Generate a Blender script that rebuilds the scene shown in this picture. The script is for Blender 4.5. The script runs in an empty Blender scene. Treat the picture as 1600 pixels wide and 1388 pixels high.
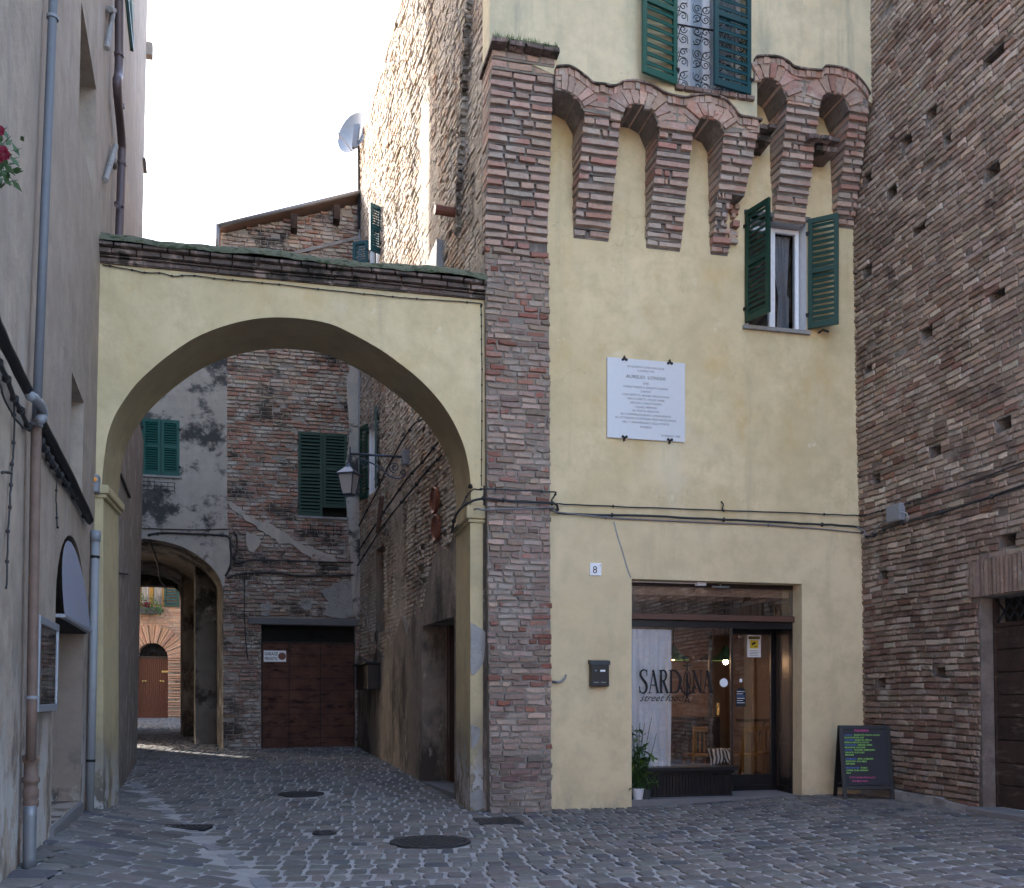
import bpy, bmesh, math, random
from mathutils import Vector, Matrix
from mathutils.geometry import tessellate_polygon
import numpy as np
R = math.radians
random.seed(7)
rnd = random.random
def ru(a, b): return a + (b - a) * random.random()
SC = bpy.context.scene
COL = SC.collection

# ------------------------------------------------------------------ camera, sky, sun, exposure
FPX, CX, HY, EYE = 1500.0, 800.0, 1090.0, 1.5
cam_d = bpy.data.cameras.new('camera'); cam = bpy.data.objects.new('camera', cam_d); COL.objects.link(cam)
cam.location = (0, 0, EYE); cam.rotation_euler = (R(90), 0, 0)
cam_d.sensor_fit = 'HORIZONTAL'; cam_d.sensor_width = 36; cam_d.lens = FPX / 1600 * 36
cam_d.shift_y = (HY - 694) / 1600; cam_d.clip_start = .05; cam_d.clip_end = 2000
SC.camera = cam
SUN_AZ = (-.80, .60); SUN_EL = R(29)
w = bpy.data.worlds.new('World'); SC.world = w; w.use_nodes = True
nt = w.node_tree
sky = nt.nodes.new('ShaderNodeTexSky'); sky.sky_type = 'NISHITA'; sky.sun_disc = False
sky.sun_elevation = SUN_EL
sky.sun_rotation = math.atan2(SUN_AZ[0], SUN_AZ[1])
sky.dust_density = 3.2; sky.air_density = 1.0; sky.ozone_density = 1.0; sky.altitude = 100
bgn = nt.nodes['Background']; bgn.inputs['Strength'].default_value = .15
nt.links.new(sky.outputs[0], bgn.inputs[0])
sd = bpy.data.lights.new('sun', 'SUN'); sd.energy = 2.0; sd.angle = R(.5); sd.color = (1, .95, .88)
sun = bpy.data.objects.new('sun', sd); COL.objects.link(sun); sun.location = (-20, 20, 30)
_h = Vector((SUN_AZ[0], SUN_AZ[1], 0)).normalized() * math.cos(SUN_EL)
tosun = Vector((_h.x, _h.y, math.sin(SUN_EL)))
sun.rotation_euler = tosun.to_track_quat('Z', 'Y').to_euler()
SC.view_settings.view_transform = 'Standard'; SC.view_settings.look = 'None'
SC.view_settings.exposure = 2.95; SC.view_settings.gamma = 1

# ------------------------------------------------------------------ materials
MATS = {}
def newmat(name):
    m = bpy.data.materials.new(name); m.use_nodes = True; MATS[name] = m
    return m, m.node_tree, m.node_tree.nodes['Principled BSDF']
def plain(name, col, rough=.6, metal=0, emit=0, ecol=None, bump=0, bscale=60, var=.12, spec=.4):
    m, t, b = newmat(name)
    b.inputs['Roughness'].default_value = rough; b.inputs['Metallic'].default_value = metal
    b.inputs['Specular IOR Level'].default_value = spec
    tc = t.nodes.new('ShaderNodeTexCoord')
    n = t.nodes.new('ShaderNodeTexNoise'); n.inputs['Scale'].default_value = bscale * .25; n.inputs['Detail'].default_value = 5
    t.links.new(tc.outputs['Object'], n.inputs['Vector'])
    mx = t.nodes.new('ShaderNodeMix'); mx.data_type = 'RGBA'
    mx.inputs['A'].default_value = tuple(c * (1 - var) for c in col) + (1,)
    mx.inputs['B'].default_value = tuple(min(1, c * (1 + var)) for c in col) + (1,)
    t.links.new(n.outputs['Fac'], mx.inputs['Factor']); t.links.new(mx.outputs['Result'], b.inputs['Base Color'])
    if bump:
        n2 = t.nodes.new('ShaderNodeTexNoise'); n2.inputs['Scale'].default_value = bscale; n2.inputs['Detail'].default_value = 6
        t.links.new(tc.outputs['Object'], n2.inputs['Vector'])
        bp = t.nodes.new('ShaderNodeBump'); bp.inputs['Strength'].default_value = bump; bp.inputs['Distance'].default_value = .02
        t.links.new(n2.outputs['Fac'], bp.inputs['Height']); t.links.new(bp.outputs[0], b.inputs['Normal'])
    if emit:
        b.inputs['Emission Color'].default_value = (ecol or col) + (1,); b.inputs['Emission Strength'].default_value = emit
    return m
def ramp(t, src, p0, p1):
    mr = t.nodes.new('ShaderNodeMapRange'); mr.inputs['From Min'].default_value = p0; mr.inputs['From Max'].default_value = p1
    mr.interpolation_type = 'SMOOTHSTEP'
    t.links.new(src, mr.inputs['Value']); return mr.outputs['Result']
def mixc(t, fac, a, b):
    mx = t.nodes.new('ShaderNodeMix'); mx.data_type = 'RGBA'
    t.links.new(fac, mx.inputs['Factor']) if not isinstance(fac, float) else setattr(mx.inputs['Factor'], 'default_value', fac)
    for k, v in (('A', a), ('B', b)):
        if isinstance(v, tuple): mx.inputs[k].default_value = v + (1,)
        else: t.links.new(v, mx.inputs[k])
    return mx.outputs['Result']
def noise(t, scale, detail=6, rough=.55, mp=(1, 1, 1), off=(0, 0, 0), dist=0):
    tc = t.nodes.new('ShaderNodeTexCoord'); m = t.nodes.new('ShaderNodeMapping')
    m.inputs['Scale'].default_value = mp; m.inputs['Location'].default_value = off
    t.links.new(tc.outputs['Object'], m.inputs['Vector'])
    n = t.nodes.new('ShaderNodeTexNoise'); n.inputs['Scale'].default_value = scale; n.inputs['Detail'].default_value = detail
    n.inputs['Roughness'].default_value = rough; n.inputs['Distortion'].default_value = dist
    t.links.new(m.outputs[0], n.inputs['Vector']); return n.outputs['Fac']
def mathn(t, op, a, b=None):
    n = t.nodes.new('ShaderNodeMath'); n.operation = op
    for i, v in enumerate((a, b)):
        if v is None: continue
        if isinstance(v, (int, float)): n.inputs[i].default_value = v
        else: t.links.new(v, n.inputs[i])
    return n.outputs[0]
def plaster(name, c1, c2, layers=(), rough=.9, bump=.35, bscale=9, streak=None, grain=90, crack=0):
    """layers: (colour, noise scale, lo, hi, mapping scale, offset, optional z band (z0,z1) where it fades in going down)"""
    m, t, b = newmat(name); b.inputs['Roughness'].default_value = rough; b.inputs['Specular IOR Level'].default_value = .2
    c = mixc(t, ramp(t, noise(t, .55, 7, .62, dist=.6), .35, .68), c1, c2)
    c = mixc(t, ramp(t, noise(t, 3.5, 6, .65), .35, .75), c, tuple(x * .9 for x in c2))
    if streak: c = mixc(t, ramp(t, noise(t, 1.2, 6, .6, (2.2, 2.2, .16)), .52, .8), c, streak)
    for L in layers:
        col, s, lo, hi, mp, off = L[:6]
        f = ramp(t, noise(t, s, 9, .68, mp, off), lo, hi)
        if len(L) > 6:
            tc = t.nodes.new('ShaderNodeTexCoord'); sx = t.nodes.new('ShaderNodeSeparateXYZ'); t.links.new(tc.outputs['Object'], sx.inputs[0])
            zz = mathn(t, 'ADD', sx.outputs['Z'], mathn(t, 'MULTIPLY', noise(t, 1.6, 7, .65, off=off), L[8] if len(L) > 8 else 1.2))
            f = mathn(t, 'MULTIPLY', f, ramp(t, zz, L[6], L[7]))
        c = mixc(t, f, c, col)
    if crack:
        tc = t.nodes.new('ShaderNodeTexCoord'); vm = t.nodes.new('ShaderNodeVectorMath'); vm.operation = 'ADD'
        nn_ = t.nodes.new('ShaderNodeTexNoise'); nn_.inputs['Scale'].default_value = 2.2; nn_.inputs['Detail'].default_value = 6; t.links.new(tc.outputs['Object'], nn_.inputs['Vector'])
        t.links.new(tc.outputs['Object'], vm.inputs[0]); t.links.new(nn_.outputs['Color'], vm.inputs[1])
        vo = t.nodes.new('ShaderNodeTexVoronoi'); vo.feature = 'DISTANCE_TO_EDGE'; vo.inputs['Scale'].default_value = .42; t.links.new(vm.outputs[0], vo.inputs['Vector'])
        fk = mathn(t, 'MULTIPLY', ramp(t, vo.outputs['Distance'], .0035, .001), ramp(t, noise(t, .8, 3, off=(4, 4, 4)), .5, .62))
        c = mixc(t, mathn(t, 'MULTIPLY', fk, crack), c, (.16, .14, .10))
    t.links.new(c, b.inputs['Base Color'])
    h = mathn(t, 'ADD', mathn(t, 'MULTIPLY', noise(t, bscale, 6, .6), 1.0), mathn(t, 'MULTIPLY', noise(t, grain, 4, .6), .25))
    h = mathn(t, 'ADD', h, mathn(t, 'MULTIPLY', noise(t, 1.6, 3), 2.5))
    bp = t.nodes.new('ShaderNodeBump'); bp.inputs['Strength'].default_value = bump; bp.inputs['Distance'].default_value = .03
    t.links.new(h, bp.inputs['Height']); t.links.new(bp.outputs[0], b.inputs['Normal'])
    return m
def brickmat(name, dirt=(.10, .09, .085), pale=(.5, .47, .44), dl=.5, dh=.75, pl=.58, ph=.78, bump=.6, mort=None, mp=(1, 1, 1), warm=(1.03, .955, .90)):
    """bricks take the colour each brick was given; weathering on top"""
    m, t, b = newmat(name); b.inputs['Roughness'].default_value = .92; b.inputs['Specular IOR Level'].default_value = .15
    a = t.nodes.new('ShaderNodeAttribute'); a.attribute_name = 'Col'
    wt = t.nodes.new('ShaderNodeMix'); wt.data_type = 'RGBA'; wt.blend_type = 'MULTIPLY'; wt.inputs['Factor'].default_value = 1
    t.links.new(a.outputs['Color'], wt.inputs['A']); wt.inputs['B'].default_value = warm + (1,)
    c = wt.outputs['Result']
    hs = t.nodes.new('ShaderNodeHueSaturation'); t.links.new(c, hs.inputs['Color'])
    v = t.nodes.new('ShaderNodeMapRange'); v.inputs['To Min'].default_value = .55; v.inputs['To Max'].default_value = 1.45
    t.links.new(noise(t, 22, 7, .7), v.inputs['Value']); t.links.new(v.outputs[0], hs.inputs['Value'])
    c = hs.outputs[0]
    c = mixc(t, ramp(t, noise(t, 2.1, 9, .7, mp, (3, 1, 7)), pl, ph), c, pale)
    c = mixc(t, ramp(t, noise(t, 1.3, 9, .72, mp), dl, dh), c, dirt)
    t.links.new(c, b.inputs['Base Color'])
    bp = t.nodes.new('ShaderNodeBump'); bp.inputs['Strength'].default_value = bump; bp.inputs['Distance'].default_value = .015
    t.links.new(mathn(t, 'ADD', noise(t, 45, 6, .65), mathn(t, 'MULTIPLY', noise(t, 12, 5), 1.5)), bp.inputs['Height']); t.links.new(bp.outputs[0], b.inputs['Normal'])
    return m
def glassmat(name, tint=(.85, .9, .9), refl=.22, rough=.02):
    m, t, b = newmat(name); t.nodes.remove(b)
    tr = t.nodes.new('ShaderNodeBsdfTransparent'); tr.inputs[0].default_value = tint + (1,)
    gl = t.nodes.new('ShaderNodeBsdfGlossy'); gl.inputs['Roughness'].default_value = rough
    mx = t.nodes.new('ShaderNodeMixShader')
    fr = t.nodes.new('ShaderNodeFresnel'); fr.inputs['IOR'].default_value = 1.5
    f = mathn(t, 'ADD', fr.outputs[0], refl)
    t.links.new(f, mx.inputs[0]); t.links.new(tr.outputs[0], mx.inputs[1]); t.links.new(gl.outputs[0], mx.inputs[2])
    t.links.new(mx.outputs[0], t.nodes['Material Output'].inputs['Surface'])
    return m

plaster('yellow', (.72, .60, .385), (.61, .50, .30), [((.66, .59, .43), .8, .55, .8, (1, 1, .8), (5, 2, 1)), ((.58, .43, .21), 1.0, .50, .75, (1, 1, .7), (1, 8, 1)), ((.42, .36, .24), 1.3, .54, .85, (2.4, 2.4, .18), (2, 2, 9)), ((.72, .66, .50), 1.8, .62, .74, (1, 1, 1), (12, 2, 9))], bump=.24, crack=.22)
plaster('yellow_new', (.70, .585, .375), (.63, .52, .325), [((.30, .27, .21), 2.2, .35, .65, (1, 1, .5), (1, 1, 1), .75, .2, .7), ((.50, .42, .27), 1.1, .5, .75, (1.6, 1.6, .3), (3, 1, 1))], bump=.12)
plaster('yellow_upper', (.72, .63, .43), (.61, .535, .36), [((.36, .36, .27), .8, .48, .74, (1, 1, .5), (5, 2, 1)), ((.34, .33, .25), 1.3, .52, .8, (2.4, 2.4, .2), (2, 2, 5)), ((.68, .55, .29), .9, .55, .8, (1, 1, 1), (8, 2, 1))], bump=.22, crack=.22)
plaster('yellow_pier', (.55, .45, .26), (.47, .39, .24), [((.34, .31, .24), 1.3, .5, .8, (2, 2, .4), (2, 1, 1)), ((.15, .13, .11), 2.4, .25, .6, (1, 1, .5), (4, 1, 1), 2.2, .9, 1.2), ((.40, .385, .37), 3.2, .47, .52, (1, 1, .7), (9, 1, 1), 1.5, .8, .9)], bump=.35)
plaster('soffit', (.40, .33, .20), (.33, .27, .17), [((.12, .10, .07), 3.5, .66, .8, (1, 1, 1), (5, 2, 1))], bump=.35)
plaster('grey_stucco', (.42, .35, .285), (.325, .27, .225), [((.42, .375, .345), 1.1, .5, .8, (1.5, 1.5, .35), (5, 2, 1)), ((.20, .165, .14), 2.6, .47, .56, (1, 1, .5), (5, 7, 1), 3.6, 1.9, 1.6), ((.43, .41, .395), 2.6, .47, .50, (1, 1, .5), (1, 7, 1), 2.6, 1.1, 1.4)], bump=.38, bscale=16, streak=(.25, .22, .205))
plaster('niche_brown', (.30, .235, .19), (.27, .21, .17), [((.09, .08, .075), 2.2, .45, .6, (1, 1, 1), (5, 7, 1), 1.6, .8, .9), ((.40, .37, .33), 2.8, .49, .53, (1, 1, 1), (1, 2, 5), 1.4, .6, 1.0)], bump=.3)
plaster('brown_stucco', (.30, .25, .22), (.25, .21, .185), [((.12, .105, .095), 1.6, .45, .65, (1, 1, .4), (5, 7, 1), 2.0, .5, 1.2), ((.36, .34, .31), 2.8, .55, .6, (1, 1, .7), (1, 2, 5))], bump=.35, streak=(.20, .17, .15))
plaster('mould_stucco', (.47, .42, .37), (.40, .365, .33), [((.065, .065, .065), .75, .50, .58, (1, 1, 1.15), (1.2, .4, 6.3)), ((.10, .10, .10), 1.5, .56, .66, (1, 1, 1.2), (7, 3, 2)), ((.52, .50, .49), 2.2, .70, .72, (1, 1, 1), (8, 3, 2))], bump=.3, streak=(.34, .31, .28))
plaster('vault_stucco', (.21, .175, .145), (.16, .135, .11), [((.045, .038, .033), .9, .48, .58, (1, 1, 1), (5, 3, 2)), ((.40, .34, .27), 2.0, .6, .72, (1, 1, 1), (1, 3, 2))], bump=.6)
plaster('alley_stucco', (.32, .265, .22), (.235, .195, .165), [((.085, .07, .06), 1.1, .44, .60, (1, 1, .45), (5, 3, 2)), ((.42, .36, .29), 2.4, .60, .66, (1, 1, .5), (1, 8, 2)), ((.26, .10, .08), 1.6, .72, .76, (1, 1, .5), (2, 8, 2), 2, .8, 1)], bump=.6, bscale=14)
plaster('cement', (.36, .345, .33), (.30, .29, .28), [((.17, .16, .155), 2.0, .5, .7, (1, 1, 1), (5, 3, 2))], bump=.7, bscale=22)
plaster('ground_mortar', (.43, .415, .405), (.34, .33, .325), [((.16, .155, .155), 1.4, .58, .72, (1, 1, 1), (5, 3, 2)), ((.42, .42, .43), .5, .5, .7, (1, 1, 1), (1, 3, 2))], bump=.7, bscale=30)
plaster('coping', (.19, .14, .125), (.12, .095, .085), [((.36, .27, .235), 3.5, .50, .62, (1, 1, .4), (5, 3, 2)), ((.05, .045, .04), 3, .5, .6, (1, 1, 1), (1, 3, 9))], bump=.6, bscale=26)
plaster('moss', (.10, .115, .07), (.16, .165, .11), [((.20, .18, .15), 7, .6, .7, (1, 1, 1), (5, 3, 2)), ((.045, .06, .025), 9, .5, .6, (1, 1, 1), (1, 3, 2))], bump=1.0, bscale=40)
plaster('interior_wall', (.52, .36, .25), (.44, .30, .21), bump=.2)
plaster('mortar_pale', (.34, .30, .26), (.24, .21, .18), [((.2, .18, .17), 2, .55, .7, (1, 1, 1), (5, 3, 2))], bump=.8, bscale=40)
plaster('mortar_dark', (.22, .195, .18), (.16, .14, .13), [((.32, .30, .27), 2, .5, .7, (1, 1, 1), (5, 3, 2))], bump=.9, bscale=30)
plaster('mortar_right', (.26, .225, .195), (.16, .135, .12), [((.34, .31, .28), 2, .5, .7, (1, 1, 1), (5, 3, 2))], bump=.9, bscale=30)
plaster('mortar_garage', (.42, .38, .34), (.30, .27, .24), [((.10, .09, .085), 1.6, .55, .7, (1, 1, 1), (5, 3, 2))], bump=.9, bscale=30)
plaster('mortar_tan', (.44, .38, .315), (.35, .30, .25), [((.12, .10, .085), 1.4, .52, .66, (1, 1, .4), (5, 3, 2)), ((.50, .43, .35), 1.2, .5, .7, (1, 1, .5), (1, 3, 2))], bump=1, bscale=22)
brickmat('brick_pilaster', pale=(.38, .33, .285), pl=.50, ph=.66, dl=.54, dh=.74, dirt=(.13, .11, .105))
brickmat('brick_corbel', pale=(.46, .395, .34), pl=.48, ph=.68, dl=.58, dh=.8, dirt=(.13, .105, .095))
brickmat('brick_right', pale=(.41, .35, .295), pl=.50, ph=.68, dl=.52, dh=.72, dirt=(.085, .065, .06))
brickmat('brick_garage', pale=(.46, .42, .38), pl=.50, ph=.6, dl=.50, dh=.62, dirt=(.07, .06, .055), mp=(1, 1, 1.8))
brickmat('brick_side', pale=(.52, .475, .42), pl=.40, ph=.62, dl=.54, dh=.68, bump=.35, dirt=(.13, .11, .095), mp=(1, 1, .4))
brickmat('brick_far', pale=(.42, .33, .25), pl=.6, ph=.8, dl=.6, dh=.8)
brickmat('cobble', warm=(1.0, 1.0, 1.0), pale=(.25, .24, .23), pl=.55, ph=.8, dl=.52, dh=.75, dirt=(.10, .098, .105), bump=.35)
MATS['cobble'].node_tree.nodes['Principled BSDF'].inputs['Roughness'].default_value = .75
MATS['cobble'].node_tree.nodes['Principled BSDF'].inputs['Specular IOR Level'].default_value = .25
plain('shutter_teal', (.008, .085, .07), .42, bump=.1)
plain('shutter_blue', (.008, .06, .075), .42, bump=.1)
plain('shutter_dark', (.008, .042, .028), .45, bump=.1)
plain('shutter_faded', (.016, .045, .03), .6, bump=.2)
plain('iron', (.018, .018, .02), .55, .4)
plain('cable', (.03, .03, .033), .6)
plain('cable_grey', (.16, .16, .17), .6)
plain('white_paint', (.78, .79, .82), .4)
plain('marble', (.60, .615, .65), .35, var=.05)
plain('lettering', (.006, .006, .007), .6)
plain('letter_soft', (.07, .07, .08), .6)
plain('black_paint', (.012, .011, .012), .35, bump=.1)
plain('dark_wood', (.028, .018, .013), .38, bump=.15)
plain('brown_wood', (.10, .045, .03), .5, bump=.2)
plain('lintel_wood', (.13, .125, .13), .8, bump=.6, bscale=30)
plaster('garage_wood', (.15, .072, .052), (.095, .046, .036), [((.03, .018, .015), 3, .5, .7, (1, 1, 3), (5, 3, 2))], bump=.4, bscale=30)
plaster('old_wood', (.060, .040, .032), (.035, .024, .020), [((.11, .085, .07), 3, .55, .7, (1, 1, 5), (5, 3, 2))], bump=.5, bscale=30)
plain('red_wood', (.085, .026, .013), .4, bump=.15)
plain('pipe_grey', (.135, .145, .165), .6)
plain('pipe_white', (.27, .275, .285), .5, bump=.1)
plain('pipe_rust', (.17, .115, .09), .7, .1, bump=.3, bscale=30, var=.4)
plain('pipe_brown', (.11, .08, .085), .45, .2)
plain('steel', (.22, .23, .25), .5, .5)
plain('aluminium', (.32, .34, .38), .45, .4)
plain('box_grey', (.22, .235, .26), .5)
plain('curtain_white', (.85, .88, .92), .9, var=.05)
plain('curtain_grey', (.38, .38, .40), .9, var=.4, bscale=200)
plain('room_dark', (.02, .018, .016), .9)
plain('leaf', (.035, .075, .022), .5, var=.4)
plain('leaf_bright', (.09, .16, .03), .5, var=.4)
plain('petal', (.20, .008, .03), .6)
plain('pot_white', (.6, .6, .62), .5)
plain('pot_dark', (.05, .05, .055), .5)
plain('yellow_wood', (.30, .15, .02), .45)
plain('green_shade', (.06, .15, .06), .6)
plain('brass', (.55, .42, .18), .3, .8)
plain('terracotta', (.16, .055, .035), .5, var=.3)
plain('amber', (.9, .35, .05), .4)
plain('slate', (.014, .015, .022), .55)
plain('chalk_green', (.35, .75, .16), .9)
plain('chalk_blue', (.10, .22, .55), .9)
plain('chalk_pink', (.65, .10, .30), .9)
plain('sign_yellow', (.75, .55, .04), .5)
plain('manhole', (.055, .052, .055), .6, .5, bump=.8, bscale=80, var=.3)
plain('lattice', (.06, .16, .19), .5)
plain('dish', (.26, .285, .32), .45)
plain('roof_tile', (.22, .12, .085), .85, bump=.5, var=.4)
plain('gutter', (.24, .23, .235), .5, .3)
plain('lamp_metal', (.07, .09, .13), .4, .5)
plain('bulb', (1, .55, .22), .5, emit=2.5, ecol=(1, .55, .22))
plain('stone_step', (.17, .165, .17), .8, bump=.6, bscale=30)
plain('grass_tuft', (.10, .15, .05), .8, var=.4)
plain('fabric_black', (.02, .02, .02), .9)
glassmat('shop_glass', (.97, .97, .97), .32)
plain('milky', (.36, .39, .50), .25, var=.1)
glassmat('window_glass', (.7, .75, .8), .12)
glassmat('canopy_glass', (.55, .60, .72), .38, .12)
m, t, b = newmat('lantern_glass'); b.inputs['Base Color'].default_value = (.42, .42, .44, 1); b.inputs['Roughness'].default_value = .25

# ------------------------------------------------------------------ mesh helpers
class MB:
    def __init__(s): s.v = []; s.f = []; s.m = []; s.c = []; s.mats = []
    def mi(s, m):
        if m not in s.mats: s.mats.append(m)
        return s.mats.index(m)
    def add(s, vs, fs, m, c=(1, 1, 1)):
        o = len(s.v); s.v.extend([tuple(p) for p in vs]); k = s.mi(m)
        for f in fs: s.f.append([i + o for i in f]); s.m.append(k); s.c.append(c)
    def box(s, c, x, y, z, m, col=(1, 1, 1)):
        """centre and three half-extent vectors"""
        c = Vector(c); x = Vector(x); y = Vector(y); z = Vector(z)
        vs = [c + a * x + b_ * y + d * z for a in (-1, 1) for b_ in (-1, 1) for d in (-1, 1)]
        s.add(vs, [(0, 1, 3, 2), (4, 6, 7, 5), (0, 4, 5, 1), (2, 3, 7, 6), (0, 2, 6, 4), (1, 5, 7, 3)], m, col)
    def tube(s, pts, r, m, n=8, caps=True):
        pts = [Vector(p) for p in pts]; rs = r if isinstance(r, (list, tuple)) else [r] * len(pts)
        vs = []; fs = []; prev = None
        for i, p in enumerate(pts):
            d = (pts[min(i + 1, len(pts) - 1)] - pts[max(i - 1, 0)])
            if d.length < 1e-9: d = Vector((0, 0, 1))
            d.normalize()
            a = Vector((0, 0, 1)) if abs(d.z) < .9 else Vector((1, 0, 0))
            if prev is not None: a = prev
            x = (a - d * a.dot(d)).normalized(); y = d.cross(x); prev = x
            for k in range(n):
                t_ = 2 * math.pi * k / n; vs.append(p + (x * math.cos(t_) + y * math.sin(t_)) * rs[i])
        for i in range(len(pts) - 1):
            for k in range(n):
                k2 = (k + 1) % n; fs.append((i * n + k, i * n + k2, (i + 1) * n + k2, (i + 1) * n + k))
        if caps: fs.append(tuple(range(n - 1, -1, -1))); fs.append(tuple((len(pts) - 1) * n + k for k in range(n)))
        s.add(vs, fs, m)
    def poly(s, pts, m, col=(1, 1, 1)):
        s.add(pts, [tuple(range(len(pts)))], m, col)
    def lathe(s, o, prof, m, n=20, up=(0, 0, 1), sx=(1, 0, 0)):
        o = Vector(o); up = Vector(up); sx = Vector(sx); sy = up.cross(sx)
        vs = []; fs = []
        for (r, h) in prof:
            for k in range(n):
                t_ = 2 * math.pi * k / n; vs.append(o + up * h + (sx * math.cos(t_) + sy * math.sin(t_)) * r)
        for i in range(len(prof) - 1):
            for k in range(n):
                k2 = (k + 1) % n; fs.append((i * n + k, i * n + k2, (i + 1) * n + k2, (i + 1) * n + k))
        s.add(vs, fs, m)
    def build(s, name, parent=None, smooth=False, bevel=0):
        me = bpy.data.meshes.new(name)
        off = Vector((0, 0, 0))
        if parent is not None:
            q = parent
            while q is not None: off = off + q.location; q = q.parent
        if parent is None and s.v:
            a = np.array(s.v); off = Vector(((a[:, 0].min() + a[:, 0].max()) / 2, (a[:, 1].min() + a[:, 1].max()) / 2, a[:, 2].min()))
        me.from_pydata([(p[0] - off.x, p[1] - off.y, p[2] - off.z) for p in s.v], [], s.f)
        for k in s.mats: me.materials.append(MATS[k])
        me.polygons.foreach_set('material_index', s.m)
        if any(c != (1, 1, 1) for c in s.c):
            at = me.color_attributes.new('Col', 'FLOAT_COLOR', 'CORNER')
            buf = []
            for f, c in zip(s.f, s.c): buf.extend((c[0], c[1], c[2], 1.0) * len(f))
            at.data.foreach_set('color', buf)
        if smooth: me.polygons.foreach_set('use_smooth', [True] * len(s.f))
        me.update()
        o = bpy.data.objects.new(name, me); COL.objects.link(o)
        if parent is not None: o.parent = parent
        else: o.location = off
        if bevel:
            bv = o.modifiers.new('bevel', 'BEVEL'); bv.width = bevel; bv.segments = 2; bv.limit_method = 'ANGLE'
        return o
def tag(o, label=None, cat=None, group=None, kind=None):
    if label: o['label'] = label
    if cat: o['category'] = cat
    if group: o['group'] = group
    if kind: o['kind'] = kind
    return o
def thing(name, loc, label, cat, group=None):
    o = bpy.data.objects.new(name, None); COL.objects.link(o); o.location = Vector(loc); o.empty_display_size = .2
    return tag(o, label, cat, group)

class Wall:
    def __init__(s, o, u, lean=0, flip=False):
        s.O = Vector((o[0], o[1], 0)); s.U = Vector((u[0], u[1], 0)).normalized()
        s.N = Vector((s.U.y, -s.U.x, 0))
        if flip: s.N = -s.N
        s.lean = lean
    def p(s, u, z, d=0): return s.O + s.U * u + Vector((0, 0, z)) + s.N * (d + s.lean * z)
    def uv(s, px, py, d=0):
        a = (px - CX) / FPX; b = (HY - py) / FPX
        t_ = (s.O.dot(s.N) + s.lean * EYE + d) / (a * s.N.x + s.N.y - s.lean * b)
        P = Vector((a * t_, t_, EYE + b * t_))
        z = P.z; return ((P - s.O).dot(s.U), z)
    def path(s, pts, d=0): return [s.uv(x, y, d) for x, y in pts]
    def box(s, mb, u0, u1, z0, z1, d0, d1, m, col=(1, 1, 1)):
        vs = [s.p(u, z, d) for u in (u0, u1) for z in (z0, z1) for d in (d0, d1)]
        mb.add(vs, [(0, 1, 3, 2), (4, 6, 7, 5), (0, 4, 5, 1), (2, 3, 7, 6), (0, 2, 6, 4), (1, 5, 7, 3)], m, col)
F = Wall((.533, 12.9), (1, .234))
S = None
L = Wall((-5.12, 11.6), (-.327, 1), lean=.02)          # normal faces the street
RW = Wall((5.13, 14.0), (.22, -1), lean=.02, flip=False)
G = Wall((-5.133, 22.0), (1, .25))
assert L.N.x > 0, L.N
if RW.N.x > 0: RW.N = -RW.N
_a = F.p(F.uv(762, 1200)[0], 0); _b = Vector(((562 - CX) / FPX * 22.4, 22.4, 0))
S = Wall((_a.x, _a.y), (_b.x - _a.x, _b.y - _a.y))
if S.N.x > 0: S.N = -S.N
SLEN = (_b - Vector((_a.x, _a.y, 0))).length

def smooth_path(pts, n=6):
    out = []
    for i in range(len(pts) - 1):
        p0 = pts[max(i - 1, 0)]; p1 = pts[i]; p2 = pts[i + 1]; p3 = pts[min(i + 2, len(pts) - 1)]
        for k in range(n):
            t_ = k / n
            out.append(tuple(.5 * ((2 * b) + (-a + c) * t_ + (2 * a - 5 * b + 4 * c - d) * t_ ** 2 + (-a + 3 * b - 3 * c + d) * t_ ** 3) for a, b, c, d in zip(p0, p1, p2, p3)))
    out.append(tuple(pts[-1])); return out
def rect(u0, u1, z0, z1): return [(u0, z0), (u1, z0), (u1, z1), (u0, z1)]
def slab(mb, W, outer, mat, d=0, body=.5, holes=(), side=None, back=True):
    """holes: (poly, depth, back material or None, reveal material)"""
    loops = [[Vector((u, z, 0)) for u, z in outer]] + [[Vector((u, z, 0)) for u, z in h[0]] for h in holes]
    flat = [p for l in loops for p in l]
    vs = [W.p(p.x, p.y, d) for p in flat]
    mb.add(vs, [tuple(tr) for tr in tessellate_polygon(loops)], mat)
    side = side or mat
    def ring(poly, depth, m):
        n = len(poly); a = [W.p(u, z, d) for u, z in poly]; b_ = [W.p(u, z, d - depth) for u, z in poly]
        mb.add(a + b_, [(i, (i + 1) % n, n + (i + 1) % n, n + i) for i in range(n)], m)
    ring(outer, body, side)
    if back:
        tri = tessellate_polygon(loops if any(h[2] is None for h in holes) else loops[:1])
        src = flat if any(h[2] is None for h in holes) else loops[0]
        mb.add([W.p(p.x, p.y, d - body) for p in src], [tuple(tr) for tr in tri], side)
    for poly, depth, bm_, rm in holes:
        ring(poly, depth if bm_ else body, rm or side)
        if bm_:
            l2 = [[Vector((u, z, 0)) for u, z in poly]]
            mb.add([W.p(u, z, d - depth) for u, z in poly], [tuple(tr) for tr in tessellate_polygon(l2)], bm_)
def spans(poly, holes, z):
    def cross(pl):
        xs = []
        for i in range(len(pl)):
            (x0, z0), (x1, z1) = pl[i], pl[(i + 1) % len(pl)]
            if (z0 <= z) != (z1 <= z): xs.append(x0 + (z - z0) * (x1 - x0) / (z1 - z0))
        xs.sort(); return list(zip(xs[::2], xs[1::2]))
    res = cross(poly)
    for h in holes:
        for a, b in cross(h):
            nr = []
            for x0, x1 in res:
                if b <= x0 or a >= x1: nr.append((x0, x1)); continue
                if a > x0: nr.append((x0, a))
                if b < x1: nr.append((b, x1))
            res = nr
    return res
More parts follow.
